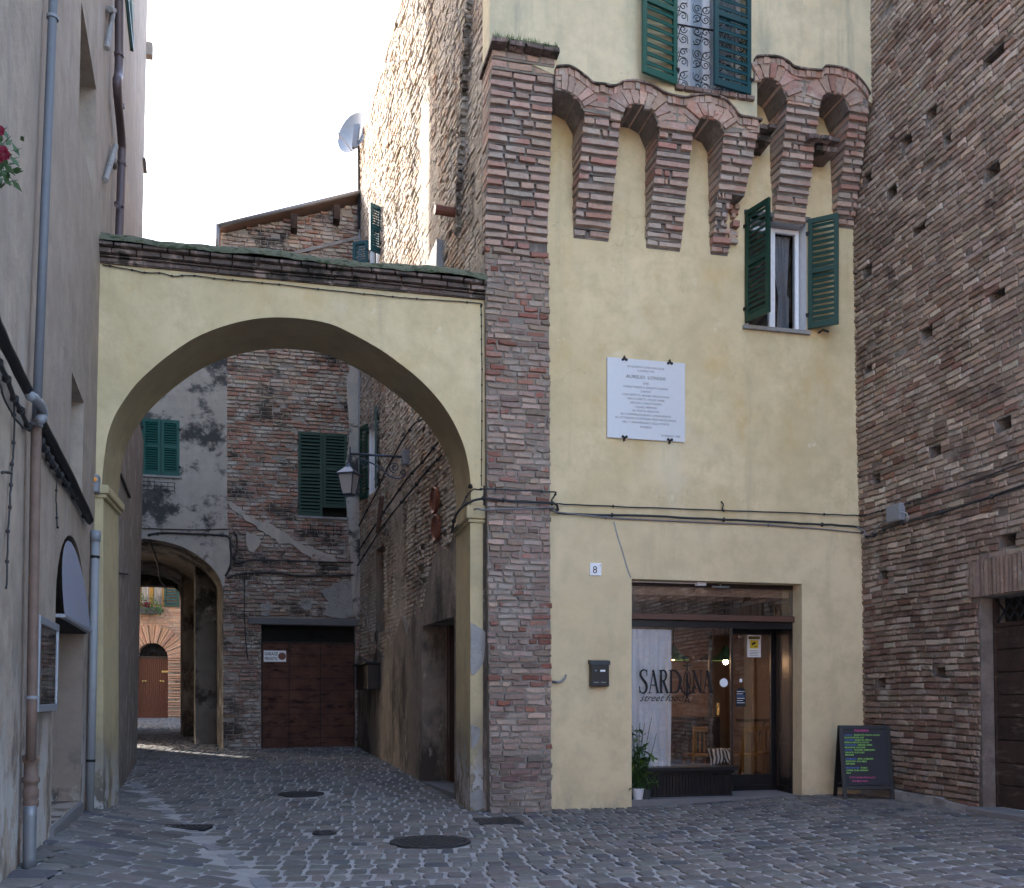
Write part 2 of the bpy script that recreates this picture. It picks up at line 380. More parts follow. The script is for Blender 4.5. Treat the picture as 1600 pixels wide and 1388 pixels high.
def onebrick(mb, W, u0, u1, z0, z1, d0, d1, mat, col, jit=.006, ins=.008, wob=None):
    j = lambda k=1: ru(-jit, jit) * k
    um = (u0 + u1) / 2 + j(2)
    ol = [(u0 + j(), z0 + j()), (um, z0 + j()), (u1 + j(), z0 + j()), (u1 + j(), z1 + j()), (um, z1 + j()), (u0 + j(), z1 + j())]
    cu = (u0 + u1) / 2; cz = (z0 + z1) / 2
    il = []
    for u, z in ol:
        il.append((u - math.copysign(ins, u - cu) * (0 if abs(u - um) < 1e-9 else 1) + j(.4), z - math.copysign(ins * .9, z - cz) + j(.4)))
    if wob: ol = [wob(*q) for q in ol]; il = [wob(*q) for q in il]
    tl = ru(-.25, .25) * min(d1 - d0, .03) * .5
    vs = [W.p(u, z, d0) for u, z in ol] + [W.p(u, z, d1 + j(.5) + tl * (1 if u > cu else -1)) for u, z in il]
    fs = [(i, (i + 1) % 6, 6 + (i + 1) % 6, 6 + i) for i in range(6)] + [(6, 7, 10, 11), (7, 8, 9, 10)]
    mb.add(vs, fs, mat, col)
def bricks(mb, W, outer, holes, mat, colf, course=.082, blen=.27, gap=.014, d=0, prot=.02, jit=.006, ins=.008, doff=None, skip=0.0, wob=None, prange=(.4, 1.2), edge=0):
    zs = [p[1] for p in outer]; z = min(zs); r = 0
    while z < max(zs) - course * .4:
        h = course * ru(.93, 1.07)
        for (a, b) in spans(outer, holes, z + h / 2):
            a -= ru(-edge, edge); b += ru(-edge * .6, edge)
            u = a - (rnd() * blen * .5)
            while u < b - .01:
                l = blen * random.choice((.5, .55, .95, 1, 1.05, 1.0, .8)) * ru(.92, 1.08)
                x0 = max(a, u) + gap / 2; x1 = min(b, u + l) - gap / 2
                if x1 - x0 > .03 and rnd() >= skip:
                    dd = d + (doff((x0 + x1) / 2, z) if doff else 0)
                    onebrick(mb, W, x0, x1, z + gap / 2, z + h - gap / 2, dd - .01, dd + prot * ru(*prange), mat, colf((x0 + x1) / 2, z), jit, ins, wob)
                u += l
        z += h; r += 1
def mix3(a, b, t_): return tuple(x + (y - x) * t_ for x, y in zip(a, b))
def vary(c, v=.18):
    k = ru(1 - v, 1 + v); return tuple(max(.01, x * k * ru(.96, 1.04)) for x in c)
def vnoise(x, y, s=0):
    def h(i, j): return (math.sin(i * 127.1 + j * 311.7 + s * 74.7) * 43758.5453) % 1.0
    i, j = math.floor(x), math.floor(y); fx, fy = x - i, y - j; fx = fx * fx * (3 - 2 * fx); fy = fy * fy * (3 - 2 * fy)
    return (h(i, j) * (1 - fx) + h(i + 1, j) * fx) * (1 - fy) + (h(i, j + 1) * (1 - fx) + h(i + 1, j + 1) * fx) * fy
def strip_text(mb, body, W, u, z, size, d, mat, align='CENTER', shear=0, sx=1.0, space=1.0, bold=0):
    cu = bpy.data.curves.new('txt', 'FONT'); cu.body = body; cu.size = 1; cu.align_x = align; cu.shear = shear; cu.space_character = space
    cu.offset = bold; cu.resolution_u = 2
    o = bpy.data.objects.new('txt', cu); COL.objects.link(o)
    bpy.context.view_layer.update()
    me = bpy.data.meshes.new_from_object(o.evaluated_get(bpy.context.evaluated_depsgraph_get()))
    mb.add([W.p(u + v.co.x * size * sx, z + v.co.y * size, d) for v in me.vertices], [tuple(p.vertices) for p in me.polygons], mat)
    bpy.data.objects.remove(o); bpy.data.meshes.remove(me); bpy.data.curves.remove(cu)

# ------------------------------------------------------------------ terrain
def sst(x): x = max(0, min(1, x)); return x * x * (3 - 2 * x)
def gutter_x(y): return -1.9 + (y - 7.5) * (-4.4 / 8.5)
def gz(x, y):
    z = .30 * sst((y - 12.6) / 9.4) * sst((1.0 - x) / 2 + .2) + max(0, y - 21) * .039
    dl = (gutter_x(y) - x)
    z += .26 * max(0, min(1, dl / 1.7)) * (1 - sst((y - 13) / 4)) if y < 22 else 0
    z += .11 * sst((x - 1.5) / 3.2)
    return z
mb = MB()
xs = [-60, -40, -28, -20] + [-16 + .5 * i for i in range(53)] + [14, 20, 30, 45, 60]
ys = [-40, -20, -8, 0] + [3 + .5 * i for i in range(75)] + [45, 60, 90]
vs = [(x, y, gz(x, min(y, 40)) - .012) for y in ys for x in xs]; nx = len(xs)
mb.add(vs, [(j * nx + i, j * nx + i + 1, (j + 1) * nx + i + 1, (j + 1) * nx + i) for j in range(len(ys) - 1) for i in range(nx - 1)], 'ground_mortar')
g = mb.build('ground', smooth=True); tag(g, kind='structure')

MH = [(672, 1316, .41, 'round'), (470, 1241, .34, 'round'), (507, 1302, .13, 'round'), (778, 1284, .26, 'square'), (285, 1294, .30, 'grate')]
def ground_pt(px, py):
    a = (px - CX) / FPX; b = (HY - py) / FPX; t_ = 5.0
    while t_ < 60:
        if EYE + b * t_ <= gz(a * t_, t_): break
        t_ += .01
    return Vector((a * t_, t_, gz(a * t_, t_)))
MHP = [(ground_pt(a, b), r, k) for a, b, r, k in MH]
mb = MB()
def stone(x, y, lx, ly, ang, col, big):
    ca, sa = math.cos(ang), math.sin(ang)
    def pt(a, b, dz):
        X = x + a * ca - b * sa; Y = y + a * sa + b * ca
        return (X, Y, gz(X, Y) + dz)
    j = lambda k: ru(-k, k)
    hx, hy = lx / 2, ly / 2; k = .014
    ol = [(-hx + j(k), -hy + j(k)), (j(k), -hy + j(k)), (hx + j(k), -hy + j(k)), (hx + j(k) + .004, j(k)), (hx + j(k), hy + j(k)), (j(k), hy + j(k)), (-hx + j(k), hy + j(k)), (-hx + j(k) - .004, j(k))]
    # cut the corners so the setts read as worn
    for i in (0, 2, 4, 6): ol[i] = (ol[i][0] * .95, ol[i][1] * .93)
    t0 = ru(.002, .006); tx, ty = j(.015), j(.015)
    v = [pt(a, b, -.014) for a, b in ol] + [pt(a * .93, b * .88, t0 * .65 + a * tx + b * ty) for a, b in ol] + [pt(a * .62, b * .55, t0 * 1.1 + a * tx + b * ty) for a, b in ol]
    n = 8
    f = [(i, (i + 1) % n, n + (i + 1) % n, n + i) for i in range(n)] + [(n + i, n + (i + 1) % n, 2 * n + (i + 1) % n, 2 * n + i) for i in range(n)] + [tuple(range(2 * n, 3 * n))]
    mb.add(v, f, 'cobble', col)
def scol(x, y):
    base = mix3((.105, .099, .095), (.175, .165, .155), rnd())
    if rnd() < .12: base = (.16, .14, .13)
    if rnd() < .08: base = (.09, .09, .10)
    return vary(base, .16)
def clear(x, y):
    for p, r, k in MHP:
        dx = abs(x - p.x); dy = abs(y - p.y)
        if k == 'round' and math.hypot(dx, dy) < r * 1.02 + .04: return False
        if k == 'square' and dx < r and dy < r: return False
        if k == 'grate' and dx < r and dy < .18: return False
    return True
def lay(rows_y0, rows_y1, slope, inside, sx, sy, gap, gy=1.75):
    b = rows_y0
    while b < rows_y1:
        h = sy * ru(.88, 1.12)
        a = -14 + rnd() * .2
        while a < 8:
            l = sx * ru(.7, 1.35)
            x = a + l / 2
            y = b + h / 2 + slope(x) + .05 * math.sin(x * .9 + b)
            if abs(x) / max(y, 1) < .60 and inside(x, y) and clear(x, y):
                e = .05; ang = math.atan2(slope(x + e) - slope(x - e), 2 * e)
                stone(x, y, l - gap * ru(.7, 1.5), h - gap * gy * ru(.75, 1.25), ang + ru(-.05, .05), scol(x, y), False)
            a += l
        b += h
def seg_side(x, y): # >0 right of the gutter line
    return x - gutter_x(y)
def behindF(x, y): return (Vector((x, y, 0)) - F.O).dot(F.N) < -.05 and x > -.45
def main_in(x, y): return 6.6 < y < 36 and ((y > 15.8) or seg_side(x, y) > .10) and not behindF(x, y)
def side_in(x, y): return 6.2 < y <= 15.8 and seg_side(x, y) < -.12 and (Vector((x, y, 0)) - L.O).dot(L.N) > -.1
lay(2, 34, lambda x: .234 * x + (.10 * (abs(x) ** 1.3) if x < 0 else 0), main_in, .20, .27, .034)
lay(5, 16.5, lambda x: -.02 * x, side_in, .30, .30, .036, 1.5)
# kerb-like gutter stones along the line between pavement and street
y = 6.6
while y < 15.8:
    l = ru(.45, .8); x = gutter_x(y + l / 2); 
    stone(x, y + l / 2, .17, l / math.cos(math.atan(.5176)) - .03, math.atan(.5176), vary((.2, .2, .21), .12), True)
    y += l
tag(mb.build('cobbled_street'), kind='structure')

# ------------------------------------------------------------------ yellow house
def tri_prism(mb, W, poly, d0, d1, mat, col=(1, 1, 1)):
    n = len(poly); a = [W.p(u, z, d1) for u, z in poly]; b_ = [W.p(u, z, d0) for u, z in poly]
    mb.add(a + b_, [(i, (i + 1) % n, n + (i + 1) % n, n + i) for i in range(n)] + [tuple(range(n))], mat, col)
def pil_col(u, z):
    red = vnoise(u * 1.5, z * 2.2, 3)
    lo = 1 if z < 2.9 else .18
    if rnd() < .06 + .75 * lo * red: c = mix3((.22, .095, .075), (.30, .17, .14), rnd())
    else: c = mix3((.40, .315, .275), (.22, .175, .15), rnd())
    if z < .8: c = mix3(c, (.20, .185, .18), .6)
    return vary(c, .27)
def cor_col(u, z):
    c = mix3((.46, .335, .285), (.34, .265, .235), rnd())
    if rnd() < .18: c = mix3((.34, .20, .17), (.38, .24, .20), rnd())
    if rnd() < .10: c = (.38, .33, .30)
    return vary(c, .17)
ztop = 14.3
YH = thing('yellow_house', (F.p(F.uv(1100, 1200)[0], 0)), 'tall yellow plastered house with brick corbels and a shop at street level', 'house')
uL = F.uv(861, 1100)[0]; uR = F.uv(1362, 1100)[0] + .6
zs = F.uv(1050, 814, .05)[1]
o0 = F.uv(987, 905, .05); o1 = F.uv(1253, 912, .05)
oz = (F.uv(987, 905, .05)[1] + o1[1]) / 2
mb = MB()
slab(mb, F, [(uL - .1, -.3), (o0[0], -.3), (o0[0], oz), (o1[0], oz), (o1[0], -.3), (uR, -.3), (uR, zs), (uL - .1, zs)], 'yellow_new', d=.05, body=.34)
mb.build('ground_floor_wall', YH)
mb = MB()
w0 = F.uv(1168, 345); w1 = F.uv(1260, 345); wz1 = F.uv(1210, 341)[1]; wz0 = F.uv(1210, 514)[1]
slab(mb, F, rect(uL - .2, uR, zs - .02, 11.6), 'yellow', d=0, body=.4, holes=[(rect(w0[0], w1[0], wz0, wz1), .4, None, 'white_paint')])
mb.build('first_floor_wall', YH)
# overhang
D = .50
g1 = [(868, 108), (885, 107), (897, 111), (915, 124), (926, 133), (942, 135), (959, 138), (971, 132), (981, 130), (992, 130), (1016, 136), (1037, 148), (1052, 153), (1070, 156), (1080, 153), (1089, 152), (1111, 152), (1132, 159), (1146, 173), (1155, 184), (1170, 187), (1189, 191)]
g2 = [(1180, 92), (1195, 91), (1215, 93), (1230, 100), (1240, 108), (1262, 112), (1283, 113), (1288, 107), (1310, 109), (1325, 114), (1337, 122), (1350, 137), (1358, 150)]
dn = lambda l, k: [(x, y + k) for x, y in l]
up = F.path([(765, 70), (868, 118)], D) + F.path(dn(g1[:-1], 9), D) + F.path([(1183, 199), (1183, 106)], D) + F.path(dn(g2, 9), D) + F.path([(1376, 170)], D)
up = up + [(up[-1][0] + .3, up[-1][1]), (up[-1][0] + .3, ztop), (up[0][0], ztop)]
tw0 = F.uv(1056, 100, D)[0]; tw1 = F.uv(1171, 100, D)[0]; twz0 = F.uv(1112, 142, D)[1]; twz1 = twz0 + 2.3
mb = MB()
slab(mb, F, up, 'yellow_upper', d=D, body=.45, holes=[(rect(tw0, tw1, twz0, twz1), .45, None, 'yellow_upper')])
mb.build('overhanging_wall', YH)
# machicolation masonry
a3 = [(1133, 203), (1123, 188), (1110, 181), (1097, 182), (1087, 195)]
a2 = [(1031, 192), (1021, 173), (1005, 163), (990, 161), (978, 167), (973, 180)]
a1 = [(913, 168), (902, 151), (886, 142), (868, 139)]
b5 = [(1328, 168), (1320, 151), (1308, 143), (1295, 143), (1286, 149), (1283, 160)]
b4 = [(1231, 152), (1222, 132), (1210, 124), (1196, 121), (1186, 125)]
DM = .55
def masonry(name, top, low, arches):
    mb = MB()
    P = F.path(top, DM) + F.path(low, DM)
    slab(mb, F, P, 'mortar_pale', d=DM - .02, body=DM - .03, side='mortar_dark')
    for arc in arches:
        q = smooth_path(F.path(arc, DM), 8); L_ = 0; nxt = .0
        pts = []
        for i in range(len(q) - 1):
            a = Vector(q[i]); b_ = Vector(q[i + 1]); s = (b_ - a).length
            while nxt <= L_ + s:
                t_ = (nxt - L_) / max(s, 1e-6); pts.append((a.lerp(b_, t_), (b_ - a).normalized())); nxt += .078
            L_ += s
        for i in range(len(pts) - 1):
            (p0, t0), (p1, t1) = pts[i], pts[i + 1]
            n0 = Vector((t0.y, -t0.x)); n1 = Vector((t1.y, -t1.x))
            if n0.y < 0 and abs(n0.y) > .3: n0 = -n0; n1 = -n1
            n0 = Vector((t0.y, -t0.x)); n1 = Vector((t1.y, -t1.x))
            cen = Vector(((q[0][0] + q[-1][0]) / 2, min(q[0][1], q[-1][1]) - .1))
            if n0.dot(p0 - cen) < 0: n0 = -n0
            if n1.dot(p1 - cen) < 0: n1 = -n1
            g_ = (p1 - p0) * .13; ln = .235 * ru(.85, 1.05)
            poly = [p0 + g_, p1 - g_, p1 - g_ * .7 + n1 * ln, p0 + g_ * .7 + n0 * ln]
            c = [(v.x + ru(-.004, .004), v.y + ru(-.004, .004)) for v in poly]
            tri_prism(mb, F, c, .02, DM + ru(-.012, .02), 'brick_corbel', cor_col(0, 0))
    # thin flat bricks following the wavy top edge
    q = smooth_path(F.path(top, DM), 6); i = 0
    while i < len(q) - 4:
        k = random.choice((3, 4)); seg = q[i:i + k]
        if len(seg) > 1:
            e = (Vector(seg[-1]) - Vector(seg[0])) * .05
            lo = [(x, y - .085) for x, y in seg]
            poly = [(seg[0][0] + e.x, seg[0][1])] + seg[1:-1] + [(seg[-1][0] - e.x, seg[-1][1])] + [(lo[-1][0] - e.x, lo[-1][1])] + lo[1:-1][::-1] + [(lo[0][0] + e.x, lo[0][1])]
            tri_prism(mb, F, poly, .3, DM + ru(0, .03), 'brick_corbel', cor_col(0, 0))
        i += k - 1
    # dark slate drip on the very top
    for i in range(0, len(q) - 3, 3):
        seg = q[i:i + 4]; hi = [(x, y + .022) for x, y in seg]
        tri_prism(mb, F, seg + hi[::-1], .3, DM + .05, 'coping')
    bricks(mb, F, P, [], 'brick_corbel', cor_col, course=.1, blen=.28, d=DM - .03, prot=.02, jit=.008)
    return mb.build(name, YH)
masonry('corbel_arches', g1, [(1188, 206), (1133, 206)] + a3[1:-1] + [(1087, 200), (1031, 197)] + a2[1:-1] + [(973, 184), (913, 172)] + a1[1:], [a3, a2, a1])
masonry('corbel_arches', g2, [(1358, 170), (1328, 172)] + b5[1:-1] + [(1283, 162), (1231, 155)] + b4[1:] + [(1180, 124)], [b5, b4])
def corbel(bot, top, broken=None):
    """bot/top = (px left, px right, py) on the wall and on the overhang front"""
    mb = MB()
    bl, zb = F.uv(bot[0], bot[2], .05); br, _ = F.uv(bot[1], bot[2], .05); tl, zt = F.uv(top[0], top[2], DM); tr, _ = F.uv(top[1], top[2], DM)
    z = zb; n = 0
    while z < zt + .02:
        t_ = (z - zb) / (zt - zb); h = .103 * ru(.92, 1.08)
        dd = .05 + (DM - .05) * min(1, t_ * 1.02) ** .9
        u0 = bl + (tl - bl) * t_; u1 = br + (tr - br) * t_
        cut = broken and z < broken
        if cut: u1 = u0 + (u1 - u0) * ru(.45, .62) if z > broken - .55 else u1 - .05
        F.box(mb, u0 + .015, u1 - .015, z - .01, z + h + .01, 0, dd - .045, 'mortar_dark')
        k = random.choice((1, 2, 2, 3)); cuts = [0] + sorted(ru(.25, .75) for _ in range(k - 1)) + [1]
        for a, b_ in zip(cuts[:-1], cuts[1:]):
            x0 = u0 + (u1 - u0) * a; x1 = u0 + (u1 - u0) * b_
            if x1 - x0 < .05: continue
            onebrick(mb, F, x0 + ru(-.006, .012), x1 - ru(0, .012), z + .016, z + h - .008, -.01, dd + ru(-.014, .008), 'brick_corbel', cor_col(0, 0), .005, .010)
        z += h; n += 1
    if broken:
        # rubble core left where bricks fell away
        for _ in range(26):
            zz = ru(zb + .1, broken); uu = ru(bl + .12, br + .02)
            F.box(mb, uu, uu + ru(.05, .12), zz, zz + ru(.04, .08), 0, ru(.03, .12), 'brick_corbel', cor_col(0, 0))
    return mb.build('corbel', YH)
corbel((896, 954, 368), (913, 973, 168)); corbel((1010, 1066, 384), (1031, 1086, 192))
c3 = corbel((1111, 1146, 394), (1132, 1187, 200), broken=F.uv(1130, 305, .3)[1]); c3['label'] = 'broken brick corbel with its lower right side fallen away'
corbel((1209, 1260, 343), (1231, 1284, 152)); corbel((1304, 1336, 351), (1328, 1359, 168))
# stone ledges between the upper corbels
for a, b_, y0, y1 in ((1189, 1214, 190, 203), (1277, 1316, 208, 226)):
    mb = MB(); u0 = F.uv(a, y0, D)[0] - .12; u1 = F.uv(b_, y0, D)[0]; z1 = F.uv(a, y0, D)[1]
    for i in range(3):
        x0 = u0 + (u1 - u0) * i / 3; x1 = u0 + (u1 - u0) * (i + 1) / 3 + .01
        onebrick(mb, F, x0, x1, z1 - .07 + ru(-.01, .01), z1, 0, .48 + ru(-.03, .03), 'coping', (1, 1, 1), .01, .008)
        onebrick(mb, F, x0, x1, z1 - .16, z1 - .075, 0, .36 + ru(-.03, .03), 'coping', (1, 1, 1), .01, .01)
    mb.build('ledge', YH)
# pilaster
def pd(z):
    if z < 7.6: return .20 - .14 * (z / 7.6)
    if z < 9.9: return .06 + (z - 7.6) / 2.3 * .52
    return .58
def pil_edges(z):
    if z < 6: a = (764, 862)
    else: a = (764, 862)
    return a
mb = MB(); up0 = F.uv(765, 1200, .2)[0]; up1 = F.uv(861, 1200, .2)[0] + .01
pa = F.uv(757, 400, .06)[0]; pb = F.uv(858, 400, .06)[0]; ta = F.uv(769, 90, .58)[0]; tb = F.uv(870, 90, .58)[0]
def pu(z):
    t_ = min(1, z / 7.4); a = up0 + (pa - up0) * t_; b_ = up1 + (pb - up1) * t_
    if z > 7.4: k = min(1, (z - 7.4) / 2.4); a += (ta - pa) * k; b_ += (tb - pb) * k
    return a, b_
zt = F.uv(770, 62, .58)[1]
z = -.2
while z < 7.15:
    a, b_ = pu(z); F.box(mb, a + .006, b_ - .006, z, z + .3, -.2, min(pd(z + .15), pd(z), .06 if z > 7 else 9) - .004, 'mortar_pale'); z += .3
hole = [rect(F.uv(796, 334, .06)[0], F.uv(812, 334, .06)[0], F.uv(796, 338, .06)[1], F.uv(796, 325, .06)[1]), rect(F.uv(796, 500, .06)[0], F.uv(812, 500, .06)[0], F.uv(796, 508, .06)[1], F.uv(796, 493, .06)[1])]
plo = [pu(0)[0:1][0], pu(0)[1]]
P = [(pu(-.1)[0], -.1), (pu(-.1)[1], -.1)] + [(pu(z_)[1], z_) for z_ in (2, 4, 6, 7.45)] + [(pu(z_)[0], z_) for z_ in (7.45, 6, 4, 2)]
bricks(mb, F, P, hole, 'brick_pilaster', pil_col, course=.082, blen=.27, gap=.017, doff=lambda u, z: pd(z) , prot=.024, jit=.009, ins=.010, edge=.022, prange=(.1, 1.3))
for h_ in hole: F.box(mb, h_[0][0], h_[1][0], h_[0][1], h_[2][1], .02, .075, 'room_dark')
z = 7.45
while z < zt - .12:
    h = .104 * ru(.92, 1.08); a, b_ = pu(z); flat = z > 9.45
    dd = pd(z)
    F.box(mb, a + .015, b_ - .015, z - .01, z + h + .01, -.2, dd - (.045 if not flat else .012), 'mortar_pale' if flat else 'mortar_dark')
    k = random.choice((2, 3, 3, 4)); cuts = [0] + [(i + ru(-.22, .22)) / k for i in range(1, k)] + [1]
    for x0, x1 in zip(cuts[:-1], cuts[1:]):
        if not flat and rnd() < .03: continue
        onebrick(mb, F, a + (b_ - a) * x0 + ru(0, .01), a + (b_ - a) * x1 - ru(0, .012), z + (.016 if not flat else .01), z + h - .008, -.05, dd + ru(-.018, .010) * (1 if not flat else .4), 'brick_corbel', cor_col(0, 0), .006, .011)
    z += h
a, b_ = pu(zt)
for i in range(4):
    x0 = a - .03 + (b_ - a + .06) * i / 4; x1 = a - .03 + (b_ - a + .06) * (i + 1) / 4
    onebrick(mb, F, x0, x1, z, z + .06, -.1, .66 + ru(-.02, .02), 'coping', (1, 1, 1), .01, .01)
mb.build('brick_pilaster', YH)
gm = MB()
F.box(gm, a, b_, z + .055, z + .085, .5, .64, 'moss')
for _ in range(420):
    uu = ru(a, b_); dd = ru(.5, .66); h = ru(.02, .075) * (1.3 if (uu - a) / (b_ - a) < .7 else .8)
    p = F.p(uu, z + .08, dd); q = Vector((ru(-.03, .03), ru(-.03, .03), h)); s_ = F.U * .004
    gm.add([p - s_, p + s_, p + q], [(0, 1, 2)], 'grass_tuft')
tag(gm.build('grass'), 'low green grass growing on the cap of the brick pilaster', 'grass', kind='stuff')

# side wall along the alley (belongs to the same house)
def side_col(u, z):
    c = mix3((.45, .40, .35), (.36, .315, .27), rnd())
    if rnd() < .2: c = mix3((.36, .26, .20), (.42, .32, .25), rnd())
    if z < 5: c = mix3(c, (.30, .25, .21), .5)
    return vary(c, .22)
sd_a = S.uv(665, 979); sd_b = S.uv(716, 950)
dz0 = S.uv(665, 1224)[1] + .02; dz1 = S.uv(665, 979)[1]
du0 = sd_b[0]; du1 = sd_a[0]
nw = (S.uv(601, 860)[0], S.uv(587, 860)[0], S.uv(594, 988)[1], S.uv(594, 855)[1])
sw = (S.uv(590, 700)[0], S.uv(577, 700)[0], S.uv(580, 775)[1], S.uv(580, 665)[1] + .0)
uw = (S.uv(598, 400)[0], S.uv(578, 400)[0], S.uv(580, 440)[1], S.uv(590, 345)[1])
mb = MB()
holes = [(rect(du0, du1, dz0, dz1), .45, None, 'alley_stucco'), (rect(nw[0], nw[1], nw[2], nw[3]), .3, 'old_wood', 'alley_stucco'),
         (rect(sw[0], sw[1], sw[2], sw[3]), .2, 'room_dark', 'white_paint'), (rect(uw[0], uw[1], uw[2], uw[3]), .2, 'room_dark', 'white_paint')]
slab(mb, S, [(-.02, -.3), (SLEN + .3, -.3), (SLEN + .3, ztop), (-.02, ztop)], 'mortar_tan', d=0, body=.5, holes=holes)
Pu = [(0, 4.2), (2.5, 3.6), (4.5, 2.5), (7, 2.1), (SLEN + .2, 2.4), (SLEN + .2, ztop), (0, ztop)]
def sbump(u, z): return .05 * vnoise(u * 1.1, z * .45, 9) + .09 * vnoise(u * .5, z * .2, 4) - .05
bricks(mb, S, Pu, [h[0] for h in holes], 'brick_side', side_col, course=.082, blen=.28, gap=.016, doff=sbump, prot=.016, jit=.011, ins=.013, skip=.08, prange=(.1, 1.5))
# long dark gash near the corner, upper part
for k in range(70):
    t_ = k / 69; u = .75 + .55 * t_ + ru(-.05, .05) ; z = 11.2 - 3.0 * t_
    onebrick(mb, S, u, u + ru(.10, .34) * (1.05 - abs(t_ - .5) * 1.6), z, z + ru(.05, .09), 0, .075 + ru(0, .015), 'brick_side', (.05, .04, .034), .02, .02)
bricks(mb, S, [(-.0, 0), (.4, 0), (.4, 4.7), (0, 4.7)], [], 'brick_side', side_col, course=.085)
mb.build('side_wall', YH)
mb = MB()
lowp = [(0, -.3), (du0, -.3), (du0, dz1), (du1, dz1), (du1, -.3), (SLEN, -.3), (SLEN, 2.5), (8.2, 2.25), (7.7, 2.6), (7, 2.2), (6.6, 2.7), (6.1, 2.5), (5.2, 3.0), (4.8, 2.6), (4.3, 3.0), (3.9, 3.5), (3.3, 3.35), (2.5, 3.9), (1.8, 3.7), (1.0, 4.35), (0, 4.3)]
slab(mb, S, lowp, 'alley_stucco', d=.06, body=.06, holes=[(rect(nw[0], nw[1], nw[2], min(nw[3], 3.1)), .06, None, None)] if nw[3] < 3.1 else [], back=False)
mb.build('plaster_base', YH)
mb = MB()
S.box(mb, du0 - .02, du1 + .02, dz0 - .4, dz0 + .015, -.44, .075, 'stone_step')
S.box(mb, du0 + .02, du1 - .02, dz0, dz1, -.47, -.42, 'room_dark')
n = 14
for i in range(n):
    u = du0 + (du1 - du0) * (i + .5) / n; mb.tube([S.p(u, dz0, -.36), S.p(u, dz1, -.36)], .012, 'brown_wood', 6)
mb.build('alley_door', YH)
# roof slab on top of the house, keeps light out
mb = MB()
c0 = F.p(up[0][0], ztop, D); c1 = F.p(uR + .3, ztop, D); c3_ = S.p(SLEN, ztop, 0); c2 = c3_ + F.U * (uR + 3)
mb.add([c0, c1, c2, c3_] + [v + Vector((0, 0, .2)) for v in (c0, c1, c2, c3_)], [(0, 1, 2, 3), (4, 5, 6, 7), (0, 1, 5, 4), (1, 2, 6, 5), (2, 3, 7, 6), (3, 0, 4, 7)], 'roof_tile')
mb.build('roof', YH)

def shutter(parent, W, hu, hz0, hz1, hd, du_, dd_, mat, nl=24, th=.04, rails=(.5,), label=None, tilt=.55, gap=.5, name='shutter'):
    """louvred leaf hinged at wall coords (hu, hd); (du_, dd_) leaf width vector along wall / outward"""
    mb = MB(); w_ = math.hypot(du_, dd_); e = (W.U * du_ + W.N * dd_).normalized(); n = e.cross(Vector((0, 0, 1)))
    o = W.p(hu, 0, hd); Z = Vector((0, 0, 1)); st = .062; H = hz1 - hz0
    lean = W.N * W.lean
    def bx(a0, a1, z0, z1, t_, m=mat): mb.box(o + e * (a0 + a1) / 2 + Z * (z0 + z1) / 2 + lean * (z0 + z1) / 2, e * (a1 - a0) / 2, n * t_ / 2, Z * (z1 - z0) / 2, m)
    bx(0, st, hz0, hz1, th); bx(w_ - st, w_, hz0, hz1, th)
    rl = [0] + list(rails) + [1]
    zz = [hz0 + H * r for r in rl]
    bx(st, w_ - st, hz0, hz0 + .09, th); bx(st, w_ - st, hz1 - .07, hz1, th)
    for r in rails: bx(st, w_ - st, hz0 + H * r - .035, hz0 + H * r + .035, th)
    edges = [(zz[i] + (.09 if i == 0 else .035), zz[i + 1] - (.07 if i == len(zz) - 2 else .035)) for i in range(len(zz) - 1)]
    for a, b_ in edges:
        k = max(2, int(round(nl * .78 * (b_ - a) / H)))
        for i in range(k):
            z = a + (b_ - a) * (i + .5) / k; hh = (b_ - a) / k * .36
            ax = (Z * .80 - (n if n.dot(W.N) > 0 else -n) * .45).normalized()
            mb.box(o + e * w_ / 2 + Z * z + lean * z, e * (w_ / 2 - st + .004), ax * hh * 1.05, ax.cross(e) * .005, mat)
    for z in (hz0 + .2, hz1 - .2): mb.box(o + Z * z + lean * z, e * .03, n * (th / 2 + .006), Z * .02, 'iron')
    s = mb.build(name, parent)
    if label: s['label'] = label
    return s
def window(parent, W, u0, u1, z0, z1, d, mull=1, frame='white_paint', fw=.055, trans=None, glass='window_glass'):
    mb = MB()
    W.box(mb, u0, u0 + fw, z0, z1, d - .05, d, frame); W.box(mb, u1 - fw, u1, z0, z1, d - .05, d, frame)
    W.box(mb, u0 + fw, u1 - fw, z0, z0 + fw, d - .05, d, frame); W.box(mb, u0 + fw, u1 - fw, z1 - fw, z1, d - .05, d, frame)
    for i in range(mull):
        u = u0 + (u1 - u0) * (i + 1) / (mull + 1); W.box(mb, u - fw * .8, u + fw * .8, z0 + fw, z1 - fw, d - .05, d + .01, frame)
    if trans: W.box(mb, u0 + fw, u1 - fw, z0 + (z1 - z0) * trans - .03, z0 + (z1 - z0) * trans + .03, d - .05, d + .003, frame)
    o = mb.build('window', parent)
    m2 = MB(); m2.poly([W.p(u0 + fw, z0 + fw, d - .03), W.p(u1 - fw, z0 + fw, d - .03), W.p(u1 - fw, z1 - fw, d - .03), W.p(u0 + fw, z1 - fw, d - .03)], glass)
    m2.build('pane', o)
    return o
def darkroom(parent, W, u0, u1, z0, z1, d, depth=1.2, mat='room_dark', name='room'):
    mb = MB()
    q = [W.p(u, z, d) for u, z in rect(u0 - .25, u1 + .25, z0 - .2, z1 + .2)]; r_ = [W.p(u, z, d - depth) for u, z in rect(u0 - .25, u1 + .25, z0 - .2, z1 + .2)]
    mb.add(q + r_, [(0, 1, 5, 4), (1, 2, 6, 5), (2, 3, 7, 6), (3, 0, 4, 7), (4, 5, 6, 7)], mat); return mb.build(name, parent)
